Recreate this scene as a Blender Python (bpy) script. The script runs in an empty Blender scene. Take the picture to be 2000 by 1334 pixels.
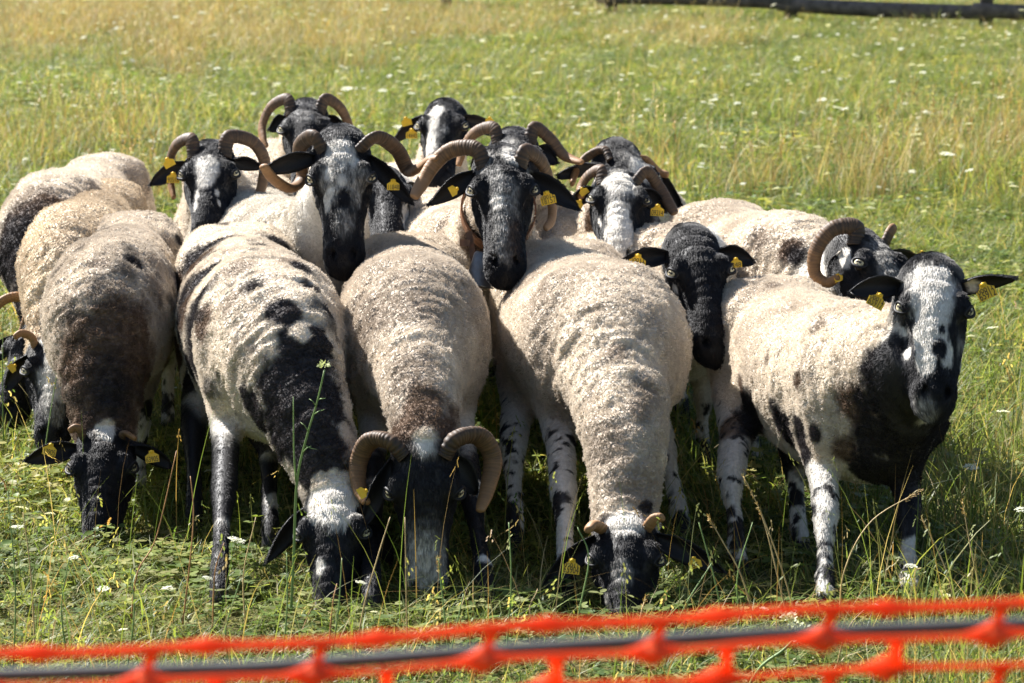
import bpy, bmesh, math, os, time
import numpy as np
from mathutils import Vector, Matrix
from mathutils.bvhtree import BVHTree

T0 = time.time()
scene = bpy.context.scene
COL = scene.collection
rng = np.random.default_rng(7)

# ------------------------------------------------------------------ camera
F_PX, CX, CY, CAM_H = 6000.0, 1000.0, 667.0, 1.5
PITCH = math.radians(9.07)
cam_data = bpy.data.cameras.new("camera")
cam_data.sensor_width = 36.0
cam_data.lens = F_PX / 2000.0 * 36.0
cam_data.clip_start = 0.1
cam_data.clip_end = 2000.0
cam_data.dof.use_dof = True
cam_data.dof.focus_distance = 6.55
cam_data.dof.aperture_fstop = 10.0
cam = bpy.data.objects.new("camera", cam_data)
cam.location = (0, 0, CAM_H)
cam.rotation_euler = (math.pi / 2 - PITCH, 0, 0)
COL.objects.link(cam)
scene.camera = cam

# ------------------------------------------------------------------ sky and sun
SUN_FROM = Vector((-0.60, 0.52, 0.78)).normalized()      # towards the sun: behind the flock, to the left
SUN_EL = math.asin(SUN_FROM.z)
world = bpy.data.worlds.new("World")
scene.world = world
world.use_nodes = True
wn, wl = world.node_tree.nodes, world.node_tree.links
wn.clear()
sky = wn.new("ShaderNodeTexSky")
sky.sky_type = 'NISHITA'
sky.sun_disc = False
sky.sun_elevation = SUN_EL
sky.sun_rotation = math.atan2(SUN_FROM.x, SUN_FROM.y)
bg = wn.new("ShaderNodeBackground")
bg.inputs['Strength'].default_value = 0.05
wo = wn.new("ShaderNodeOutputWorld")
wl.new(sky.outputs[0], bg.inputs[0])
wl.new(bg.outputs[0], wo.inputs[0])
sun_data = bpy.data.lights.new("sun", 'SUN')
sun_data.energy = 5.0
sun_data.angle = math.radians(0.53)
sun_data.color = (1.0, 0.975, 0.945)
sun = bpy.data.objects.new("sun", sun_data)
sun.rotation_euler = SUN_FROM.to_track_quat('Z', 'Y').to_euler()
COL.objects.link(sun)
scene.view_settings.view_transform = 'Standard'
scene.view_settings.look = 'None'
scene.view_settings.exposure = 1.72
scene.view_settings.gamma = 1.0
scene.view_settings.use_curve_mapping = False
scene.cycles.use_denoising = True
scene.cycles.max_bounces = 8
scene.cycles.diffuse_bounces = 3
scene.cycles.glossy_bounces = 2
scene.cycles.transmission_bounces = 4
scene.cycles.transparent_max_bounces = 4
scene.cycles.sample_clamp_indirect = 6.0
scene.cycles_curves.shape = 'RIBBONS'

# ------------------------------------------------------------------ pixel helpers
UPV = np.array([0, math.sin(PITCH), math.cos(PITCH)])
FWD = np.array([0, math.cos(PITCH), -math.sin(PITCH)])
RGT = np.array([1.0, 0, 0])
EYE = np.array([0, 0, CAM_H])

def ray(px, py):
    return RGT * ((px - CX) / F_PX) - UPV * ((py - CY) / F_PX) + FWD

def at(px, py, y):
    """the point of a pixel's line of sight at ground distance y"""
    d = ray(px, py)
    return EYE + d * (y / d[1])

def ground(px, py, z=0.0):
    d = ray(px, py)
    return EYE + d * ((z - CAM_H) / d[2])

def gx(px, y):
    """world x of pixel column px at distance y near the ground"""
    return at(px, 700, y)[0]

def unit(v):
    v = np.asarray(v, float)
    return v / max(np.linalg.norm(v), 1e-9)

# ------------------------------------------------------------------ noise
def _hash(ix, iy, iz, seed):
    h = (ix * 374761393 + iy * 668265263 + iz * 2147483647 + seed * 144269504) & 0xFFFFFFFF
    h = ((h ^ (h >> 13)) * 1274126177) & 0xFFFFFFFF
    h = ((h ^ (h >> 16)) * 2246822519) & 0xFFFFFFFF
    return (h & 0xFFFF) / 65535.0

def vnoise(P, freq, seed=0):
    """value noise, about -1..1"""
    Q = np.asarray(P, float) * freq + 1000.0
    I = np.floor(Q).astype(np.int64)
    f = Q - I
    f = f * f * (3 - 2 * f)
    r = 0
    for dx in (0, 1):
        wx = f[:, 0] if dx else 1 - f[:, 0]
        for dy in (0, 1):
            wy = f[:, 1] if dy else 1 - f[:, 1]
            for dz in (0, 1):
                wz = f[:, 2] if dz else 1 - f[:, 2]
                r = r + wx * wy * wz * _hash(I[:, 0] + dx, I[:, 1] + dy, I[:, 2] + dz, seed)
    return r * 2 - 1

def fnoise(P, freq, seed=0, oct=3):
    a, s, t = 1.0, 0, 0
    for o in range(oct):
        s = s + a * vnoise(P, freq * 2 ** o, seed + o * 17)
        t += a
        a *= 0.55
    return s / t

def sstep(a, b, x):
    t = np.clip((x - a) / (b - a), 0, 1)
    return t * t * (3 - 2 * t)

# ------------------------------------------------------------------ object helpers
def link(o, parent=None):
    COL.objects.link(o)
    if parent is not None:
        o.parent = parent
    return o

def tag(o, label=None, cat=None, group=None, kind=None):
    if label: o['label'] = label
    if cat: o['category'] = cat
    if group: o['group'] = group
    if kind: o['kind'] = kind
    return o

def empty(name, loc):
    o = bpy.data.objects.new(name, None)
    o.empty_display_size = 0.1
    o.location = loc
    return link(o)

def mesh_from(name, V, Fq, smooth=True):
    me = bpy.data.meshes.new(name)
    V = np.asarray(V, np.float32)
    if isinstance(Fq, np.ndarray):
        k = Fq.shape[1]
        me.vertices.add(len(V)); me.vertices.foreach_set('co', V.ravel())
        me.loops.add(Fq.size); me.loops.foreach_set('vertex_index', Fq.astype(np.int32).ravel())
        me.polygons.add(len(Fq))
        me.polygons.foreach_set('loop_start', np.arange(0, Fq.size, k, dtype=np.int32))
        me.update(calc_edges=True)
        me.validate()
    else:
        me.from_pydata(V.tolist(), [], Fq)
    if smooth:
        me.polygons.foreach_set('use_smooth', np.ones(len(me.polygons), bool))
    return me

def add_mesh(name, V, Fq, mat, parent=None, smooth=True, origin=None):
    """V in world coordinates; the origin is put at the parent's (unrotated) location"""
    V = np.asarray(V, float)
    if origin is None and parent is not None:
        p, origin = parent, np.zeros(3)
        while p is not None:
            origin = origin + np.array(p.location); p = p.parent
    if origin is None:
        origin = np.array([V[:, 0].mean(), V[:, 1].mean(), V[:, 2].min()])
        me = mesh_from(name, V - origin, Fq, smooth)
        o = bpy.data.objects.new(name, me); o.location = origin
    else:
        me = mesh_from(name, V - np.asarray(origin), Fq, smooth)
        o = bpy.data.objects.new(name, me)
        if parent is None: o.location = origin
    if mat: me.materials.append(mat)
    return link(o, parent)

def catmull(P, n):
    """resample rows of P (k, m) to n rows with a Catmull-Rom spline"""
    P = np.asarray(P, float)
    Q = np.vstack([2 * P[0] - P[1], P, 2 * P[-1] - P[-2]])
    k = len(P) - 1
    u = np.linspace(0, k, n)
    i = np.minimum(u.astype(int), k - 1)
    t = (u - i)[:, None]
    a, b, c, d = Q[i], Q[i + 1], Q[i + 2], Q[i + 3]
    return 0.5 * (2 * b + (c - a) * t + (2 * a - 5 * b + 4 * c - d) * t ** 2 + (3 * b - 3 * c + d - a) * t ** 3)

def sweep(P, rad, seg=10, flat=1.0, up=(0, 0, 1), ridges=None, close=True):
    """tube along P (n,3) with radius rad (n,), returns V, F"""
    P = np.asarray(P, float); n = len(P)
    Tn = np.gradient(P, axis=0); Tn /= np.linalg.norm(Tn, axis=1)[:, None] + 1e-12
    u = np.asarray(up, float); V = []
    prev = None
    for i in range(n):
        if prev is None:
            s = np.cross(Tn[i], u)
            if np.linalg.norm(s) < 1e-3: s = np.cross(Tn[i], [1, 0, 0])
        else:
            s = prev - Tn[i] * prev.dot(Tn[i])
        s = unit(s); prev = s
        b = np.cross(s, Tn[i])
        r = rad[i] * (1 + (ridges[i] if ridges is not None else 0))
        for k in range(seg):
            a = 2 * math.pi * k / seg
            V.append(P[i] + r * (math.cos(a) * s + flat * math.sin(a) * b))
    V = np.array(V); Fs = []
    for i in range(n - 1):
        for k in range(seg):
            a, b = i * seg + k, i * seg + (k + 1) % seg
            Fs.append((a, b, b + seg, a + seg))
    if close:
        Fs.append(tuple(range(seg))[::-1]); Fs.append(tuple(range((n - 1) * seg, n * seg)))
    return V, Fs

class Build:
    """collects boxes and tubes, then links them as one mesh"""
    def __init__(s): s.V, s.F = [], []
    def add(s, V, Fs):
        o = sum(len(v) for v in s.V)
        s.V.append(np.asarray(V, float)); s.F += [tuple(i + o for i in f) for f in Fs]; return s
    def tube(s, P, rad, seg=6, flat=1.0, up=(0, 0, 1), n=None):
        P = np.asarray(P, float)
        R = np.full(len(P), rad, float) if np.isscalar(rad) else np.asarray(rad, float)
        if n: Q = catmull(np.hstack([P, R[:, None]]), n); P, R = Q[:, :3], np.maximum(Q[:, 3], 1e-4)
        return s.add(*sweep(P, R, seg, flat, up))
    def box(s, c, ax, ay, az):
        c, ax, ay, az = (np.asarray(q, float) for q in (c, ax, ay, az))
        V = [c + i * ax + j * ay + k * az for k in (-1, 1) for j in (-1, 1) for i in (-1, 1)]
        return s.add(V, [(0, 2, 3, 1), (4, 5, 7, 6), (0, 1, 5, 4), (2, 6, 7, 3), (0, 4, 6, 2), (1, 3, 7, 5)])
    def out(s, name, mat, parent=None, smooth=True, origin=None):
        return add_mesh(name, np.vstack(s.V), s.F, mat, parent, smooth, origin)

# ------------------------------------------------------------------ materials
def new_mat(name):
    m = bpy.data.materials.new(name); m.use_nodes = True
    nt = m.node_tree; nt.nodes.clear()
    out = nt.nodes.new('ShaderNodeOutputMaterial')
    return m, nt, out

def N(nt, kind, **kw):
    n = nt.nodes.new(kind)
    for k, v in kw.items():
        if k in n.inputs: n.inputs[k].default_value = v
        else: setattr(n, k, v)
    return n

def mix_col(nt, fac, a, b, mode='MIX'):
    n = nt.nodes.new('ShaderNodeMix'); n.data_type = 'RGBA'; n.blend_type = mode
    for sock, v in ((n.inputs[0], fac), (n.inputs[6], a), (n.inputs[7], b)):
        if isinstance(v, bpy.types.NodeSocket): nt.links.new(v, sock)
        else: sock.default_value = v if not (isinstance(v, tuple) and len(v) == 3) else (*v, 1)
    return n.outputs[2]

def ramp(nt, fac, stops):
    n = nt.nodes.new('ShaderNodeValToRGB')
    el = n.color_ramp.elements
    while len(el) < len(stops): el.new(0.5)
    for e, (p, c) in zip(el, stops): e.position = p; e.color = (*c, 1)
    nt.links.new(fac, n.inputs[0])
    return n.outputs[0]

def plain(name, col, rough=0.6, noise=0.25, scale=30.0, bump=0.0, spec=0.4, metal=0.0):
    m, nt, out = new_mat(name)
    p = N(nt, 'ShaderNodeBsdfPrincipled', Roughness=rough, Metallic=metal)
    p.inputs['Specular IOR Level'].default_value = spec
    tc = N(nt, 'ShaderNodeTexCoord')
    no = N(nt, 'ShaderNodeTexNoise', Scale=scale, Detail=4.0)
    nt.links.new(tc.outputs['Object'], no.inputs['Vector'])
    dark = tuple(c * (1 - noise) for c in col); lite = tuple(min(1, c * (1 + noise)) for c in col)
    nt.links.new(ramp(nt, no.outputs['Fac'], [(0.3, dark), (0.7, lite)]), p.inputs['Base Color'])
    if bump:
        b = N(nt, 'ShaderNodeBump', Strength=bump, Distance=0.01)
        nt.links.new(no.outputs['Fac'], b.inputs['Height']); nt.links.new(b.outputs[0], p.inputs['Normal'])
    nt.links.new(p.outputs[0], out.inputs[0])
    return m

def skin_mat():
    m, nt, out = new_mat('sheep_coat')
    p = N(nt, 'ShaderNodeBsdfPrincipled', Roughness=0.75)
    p.inputs['Specular IOR Level'].default_value = 0.25
    at_ = N(nt, 'ShaderNodeAttribute', attribute_name='col')
    tc = N(nt, 'ShaderNodeTexCoord')
    wa = N(nt, 'ShaderNodeAttribute', attribute_name='wool')
    no = N(nt, 'ShaderNodeTexNoise', Scale=150.0, Detail=3.0)
    vo = N(nt, 'ShaderNodeTexVoronoi', Scale=120.0, feature='SMOOTH_F1', Smoothness=0.5)
    nw = N(nt, 'ShaderNodeTexNoise', Scale=60.0, Detail=2.0)
    wr = N(nt, 'ShaderNodeVectorMath', operation='MULTIPLY_ADD')
    wr.inputs[1].default_value = (.012, .012, .012)
    nt.links.new(tc.outputs['Object'], no.inputs['Vector'])
    nt.links.new(tc.outputs['Object'], nw.inputs['Vector'])
    nt.links.new(nw.outputs['Color'], wr.inputs[0]); nt.links.new(tc.outputs['Object'], wr.inputs[2])
    nt.links.new(wr.outputs[0], vo.inputs['Vector'])
    k = ramp(nt, no.outputs['Fac'], [(0.3, (0.8, 0.78, 0.75)), (0.65, (1.04, 1.04, 1.04))])
    nt.links.new(mix_col(nt, 1.0, at_.outputs['Color'], k, 'MULTIPLY'), p.inputs['Base Color'])
    inv = N(nt, 'ShaderNodeMath', operation='MULTIPLY_ADD'); inv.inputs[1].default_value = -1.0; inv.inputs[2].default_value = 1.0
    nt.links.new(vo.outputs['Distance'], inv.inputs[0])
    hm = N(nt, 'ShaderNodeMath', operation='MULTIPLY')
    nt.links.new(inv.outputs[0], hm.inputs[0]); nt.links.new(wa.outputs['Fac'], hm.inputs[1])
    b1 = N(nt, 'ShaderNodeBump', Strength=0.9, Distance=0.008)
    nt.links.new(hm.outputs[0], b1.inputs['Height'])
    b = N(nt, 'ShaderNodeBump', Strength=0.35, Distance=0.002)
    nt.links.new(no.outputs['Fac'], b.inputs['Height']); nt.links.new(b1.outputs[0], b.inputs['Normal']); nt.links.new(b.outputs[0], p.inputs['Normal'])
    mr = N(nt, 'ShaderNodeMapRange'); mr.inputs['To Min'].default_value = .55; mr.inputs['To Max'].default_value = .85
    nt.links.new(wa.outputs['Fac'], mr.inputs['Value']); nt.links.new(mr.outputs[0], p.inputs['Roughness'])
    nt.links.new(p.outputs[0], out.inputs[0])
    return m

def hair_mat(name, rough, spec, trans):
    m, nt, out = new_mat(name)
    p = N(nt, 'ShaderNodeBsdfPrincipled', Roughness=rough)
    p.inputs['Specular IOR Level'].default_value = spec
    at_ = N(nt, 'ShaderNodeAttribute', attribute_name='col')
    nt.links.new(at_.outputs['Color'], p.inputs['Base Color'])
    t = N(nt, 'ShaderNodeBsdfTranslucent')
    nt.links.new(at_.outputs['Color'], t.inputs['Color'])
    mx = N(nt, 'ShaderNodeMixShader', Fac=trans)
    nt.links.new(p.outputs[0], mx.inputs[1]); nt.links.new(t.outputs[0], mx.inputs[2])
    nt.links.new(mx.outputs[0], out.inputs[0])
    return m

def horn_mat():
    m, nt, out = new_mat('horn')
    p = N(nt, 'ShaderNodeBsdfPrincipled', Roughness=0.55)
    p.inputs['Specular IOR Level'].default_value = 0.25
    a = N(nt, 'ShaderNodeAttribute', attribute_name='along')
    tc = N(nt, 'ShaderNodeTexCoord')
    no = N(nt, 'ShaderNodeTexNoise', Scale=60.0, Detail=4.0)
    nt.links.new(tc.outputs['Object'], no.inputs['Vector'])
    ad = N(nt, 'ShaderNodeMath', operation='MULTIPLY_ADD'); ad.inputs[1].default_value = 0.35
    nt.links.new(no.outputs['Fac'], ad.inputs[0]); nt.links.new(a.outputs['Fac'], ad.inputs[2])
    c = ramp(nt, ad.outputs[0], [(0.12, (0.035, 0.026, 0.02)), (0.5, (0.10, 0.060, 0.034)), (0.9, (0.25, 0.135, 0.06)), (1.0, (0.28, 0.16, 0.08))])
    nt.links.new(c, p.inputs['Base Color'])
    b = N(nt, 'ShaderNodeBump', Strength=0.4, Distance=0.003)
    nt.links.new(no.outputs['Fac'], b.inputs['Height']); nt.links.new(b.outputs[0], p.inputs['Normal'])
    nt.links.new(p.outputs[0], out.inputs[0])
    return m

def eye_mat():
    m, nt, out = new_mat('sheep_eye')
    p = N(nt, 'ShaderNodeBsdfPrincipled', Roughness=0.12)
    p.inputs['Specular IOR Level'].default_value = 0.25
    a = N(nt, 'ShaderNodeAttribute', attribute_name='col')
    nt.links.new(a.outputs['Color'], p.inputs['Base Color'])
    nt.links.new(p.outputs[0], out.inputs[0])
    return m

M_SKIN = skin_mat()
M_WOOL = hair_mat('wool_fibre', 0.9, 0.03, 0.25)
M_HAIR = hair_mat('short_hair', 0.48, 0.20, 0.06)
M_HORN = horn_mat()
M_EYE = eye_mat()
M_TAG = plain('yellow_tag', (0.78, 0.47, 0.02), 0.45, 0.12, 80)
M_INK = plain('black_ink', (0.03, 0.025, 0.02), 0.6, 0.1)
M_LEATHER = plain('brown_leather', (0.16, 0.07, 0.03), 0.5, 0.35, 60, 0.3)
M_BELL = plain('dull_steel', (0.20, 0.195, 0.19), 0.42, 0.3, 40, 0.2, 0.5, 0.85)

# ------------------------------------------------------------------ implicit surfaces for the animals
class Loft:
    """a tapering tube of elliptical section: stations (centre 3, half width, half height up, half height down), up vectors"""
    def __init__(s, P, W, HU, HD, up, k=0.03, n=None):
        A = np.column_stack([np.asarray(P, float), W, HU, HD])
        if n: A = catmull(A, n)
        s.P, s.W, s.HU, s.HD = A[:, :3], np.maximum(A[:, 3], .004), np.maximum(A[:, 4], .004), np.maximum(A[:, 5], .004)
        T = np.diff(s.P, axis=0); s.len = np.linalg.norm(T, axis=1); s.T = T / s.len[:, None]
        s.U, s.S = [], []
        for i, t in enumerate(s.T):
            u = np.asarray(up(t) if callable(up) else up, float)
            u = unit(u - t * u.dot(t)); s.U.append(u); s.S.append(np.cross(t, u))
        s.k = k
        m = max(s.W.max(), s.HU.max(), s.HD.max())
        s.lo, s.hi = s.P.min(0) - m - k, s.P.max(0) + m + k
    def seg(s, i, X):
        q = X - s.P[i].astype(X.dtype)
        t = np.clip(q @ s.T[i].astype(X.dtype) / s.len[i], 0, 1)
        w = s.W[i] + (s.W[i + 1] - s.W[i]) * t
        hu = s.HU[i] + (s.HU[i + 1] - s.HU[i]) * t
        hd = s.HD[i] + (s.HD[i + 1] - s.HD[i]) * t
        u = q @ s.S[i].astype(X.dtype)
        v = q @ s.U[i].astype(X.dtype)
        ax = q @ s.T[i].astype(X.dtype) - t * s.len[i]
        h = np.where(v > 0, hu, hd)
        e = np.minimum(w, h)
        k1 = np.sqrt((u / w) ** 2 + (v / h) ** 2 + (ax / e) ** 2) + 1e-6
        k2 = np.sqrt((u / w ** 2) ** 2 + (v / h ** 2) ** 2 + (ax / e ** 2) ** 2) + 1e-6
        return k1 * (k1 - 1) / k2
    def dist(s, X):
        d = np.full(len(X), 1e3, X.dtype)
        for i in range(len(s.T)):
            d = np.minimum(d, s.seg(i, X))
        return d
    def segbox(s, i, pad):
        m = max(s.W[i], s.W[i + 1], s.HU[i], s.HU[i + 1], s.HD[i], s.HD[i + 1]) + pad
        return np.minimum(s.P[i], s.P[i + 1]) - m, np.maximum(s.P[i], s.P[i + 1]) + m

def surface(lofts, vox, carve=()):
    lo = np.min([l.lo for l in lofts], 0) - 3 * vox
    hi = np.max([l.hi for l in lofts], 0) + 3 * vox
    n = np.ceil((hi - lo) / vox).astype(int) + 1
    ax = [lo[i] + vox * np.arange(n[i]) for i in range(3)]
    G = np.full(n, 0.2, np.float32)
    def sub(a, b):
        i0 = np.clip(np.floor((a - lo) / vox).astype(int), 0, n - 1)
        i1 = np.clip(np.ceil((b - lo) / vox).astype(int) + 1, 1, n)
        return tuple(slice(p, q) for p, q in zip(i0, i1))
    def pts(sl):
        g = np.meshgrid(*[ax[i][sl[i]] for i in range(3)], indexing='ij')
        return np.stack([q.ravel() for q in g], 1).astype(np.float32)
    for l in lofts:
        big = sub(l.lo - vox * 2, l.hi + vox * 2)
        off = [s.start for s in big]
        D = np.full([s.stop - s.start for s in big], 0.2, np.float32)
        for i in range(len(l.T)):
            a, b = l.segbox(i, l.k + 2 * vox)
            sl = sub(a, b)
            loc = tuple(slice(s.start - o, s.stop - o) for s, o in zip(sl, off))
            shp = D[loc].shape
            if 0 in shp: continue
            D[loc] = np.minimum(D[loc], l.seg(i, pts(sl)).reshape(shp))
        A = G[big]
        h = np.maximum(l.k - np.abs(A - D), 0) / l.k
        G[big] = np.minimum(A, D) - h * h * l.k * 0.25
    for c, r, k in carve:                       # smooth subtraction of small ellipsoids (centre, axes matrix rows already scaled)
        R = 1 / np.linalg.norm(r, axis=1).min()
        sl = sub(c - 1.5 * R - k, c + 1.5 * R + k)
        X = pts(sl) - c.astype(np.float32)
        e = np.linalg.norm(X @ r.T.astype(np.float32), axis=1)
        D = -((e - 1) * (1 / np.linalg.norm(r, axis=1).max())).reshape(G[sl].shape)
        A = G[sl]
        h = np.maximum(k - np.abs(A - D), 0) / k
        G[sl] = np.maximum(A, D) + h * h * k * 0.25
    # naive surface nets
    S = G < 0
    c = np.zeros(np.array(n) - 1, np.int8)
    for d in np.ndindex(2, 2, 2):
        c += S[d[0]:n[0] - 1 + d[0], d[1]:n[1] - 1 + d[1], d[2]:n[2] - 1 + d[2]]
    act = (c > 0) & (c < 8)
    idx = np.argwhere(act)
    vid = -np.ones(act.shape, np.int64); vid[act] = np.arange(len(idx))
    acc = np.zeros((len(idx), 3)); cnt = np.zeros(len(idx))
    corners = list(np.ndindex(2, 2, 2))
    for a in corners:
        for k in range(3):
            if a[k]: continue
            b = list(a); b[k] = 1
            ga = G[idx[:, 0] + a[0], idx[:, 1] + a[1], idx[:, 2] + a[2]]
            gb = G[idx[:, 0] + b[0], idx[:, 1] + b[1], idx[:, 2] + b[2]]
            m = (ga < 0) != (gb < 0)
            t = np.where(m, ga / np.where(m, ga - gb, 1), 0)
            p = np.tile(np.array(a, float), (len(idx), 1)); p[:, k] += t
            acc[m] += p[m]; cnt[m] += 1
    V = lo + vox * (idx + acc / cnt[:, None])
    Fs = []
    for k in range(3):
        s0 = [slice(1, -1)] * 3; s1 = [slice(1, -1)] * 3
        s0[k] = slice(0, -1); s1[k] = slice(1, None)
        a, b = S[tuple(s0)], S[tuple(s1)]
        e = np.argwhere(a != b)
        inside = a[tuple(e.T)]
        base = e.copy()
        for j in range(3):
            if j != k: base[:, j] += 1
        i, j = [q for q in range(3) if q != k]
        def cell(di, dj):
            q = base.copy(); q[:, i] -= di; q[:, j] -= dj
            return vid[q[:, 0], q[:, 1], q[:, 2]]
        quad = np.stack([cell(1, 1), cell(0, 1), cell(0, 0), cell(1, 0)], 1)
        flip = inside if k != 1 else ~inside
        quad[~flip] = quad[~flip][:, ::-1]
        Fs.append(quad)
    Fq = np.vstack(Fs)
    Fq = Fq[(Fq >= 0).all(1)]
    return V, Fq

def relax(V, Fq, it=2, f=0.5):
    a = np.concatenate([Fq[:, [0, 1, 2, 3]].ravel()]); b = np.concatenate([Fq[:, [1, 2, 3, 0]].ravel()])
    deg = np.bincount(a, minlength=len(V)) + np.bincount(b, minlength=len(V))
    deg = np.maximum(deg, 1)
    for _ in range(it):
        S = np.stack([np.bincount(a, V[b, k], len(V)) + np.bincount(b, V[a, k], len(V)) for k in range(3)], 1)
        V = V + f * (S / deg[:, None] - V)
    return V

def vnormals(V, Fq):
    n = np.cross(V[Fq[:, 2]] - V[Fq[:, 0]], V[Fq[:, 3]] - V[Fq[:, 1]])
    R = np.zeros_like(V)
    for k in range(4):
        for j in range(3):
            R[:, j] += np.bincount(Fq[:, k], n[:, j], len(V))
    return R / (np.linalg.norm(R, axis=1)[:, None] + 1e-12)

def field(X, lofts, carve):
    X = X.astype(np.float32)
    G = np.full(len(X), 0.2, np.float32)
    for l in lofts:
        D = l.dist(X)
        h = np.maximum(l.k - np.abs(G - D), 0) / l.k
        G = np.minimum(G, D) - h * h * l.k * 0.25
    for c, r, k in carve:
        e = np.linalg.norm((X - c.astype(np.float32)) @ r.T.astype(np.float32), axis=1)
        D = -((e - 1) * (1 / np.linalg.norm(r, axis=1).max()))
        h = np.maximum(k - np.abs(G - D), 0) / k
        G = np.maximum(G, D) + h * h * k * 0.25
    return G

def refine(V, Fq, vsel, lofts, carve):
    """split the quads of the chosen vertices in four and press the new points onto the exact surface"""
    fs = vsel[Fq].all(1)
    Q = Fq[fs]
    E = np.sort(np.concatenate([Q[:, [i, (i + 1) % 4]] for i in range(4)]), axis=1)
    Eu, inv = np.unique(E, axis=0, return_inverse=True)
    inv = inv.reshape(4, -1).T
    n0 = len(V)
    Mv = V[Eu].mean(1); Cv = V[Q].mean(1)
    cnt = np.bincount(inv.ravel(), minlength=len(Eu))
    V = np.vstack([V, Mv, Cv])
    ctr = n0 + len(Eu) + np.arange(len(Q))
    m = n0 + inv
    new = np.concatenate([np.stack([Q[:, i], m[:, i], ctr, m[:, i - 1]], 1) for i in range(4)])
    mov = np.concatenate([np.unique(Q), n0 + np.where(cnt > 1)[0], ctr])
    bnd = np.unique(Eu[cnt == 1]); mov = mov[~np.isin(mov, bnd)]
    for it in range(2):
        X = V[mov]; e = .0012
        d = field(X, lofts, carve)
        g = np.stack([(field(X + np.eye(3)[k] * e, lofts, carve) - d) / e for k in range(3)], 1)
        gl = np.maximum((g * g).sum(1), .3)
        V[mov] = X - np.clip(d / gl, -.004, .004)[:, None] * g
    F2 = np.vstack([Fq[~fs], new])
    keep = V.copy(); V = relax(V, F2, 1, .35)
    out = np.ones(len(V), bool); out[mov] = False
    V[out] = keep[out]
    return V, F2

CREAM = np.array([0.72, 0.635, 0.52])
WHITE = np.array([0.72, 0.68, 0.61])
BROWN = np.array([0.145, 0.098, 0.068])
BLACK = np.array([0.013, 0.012, 0.013])

SHEEP = {}

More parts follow.
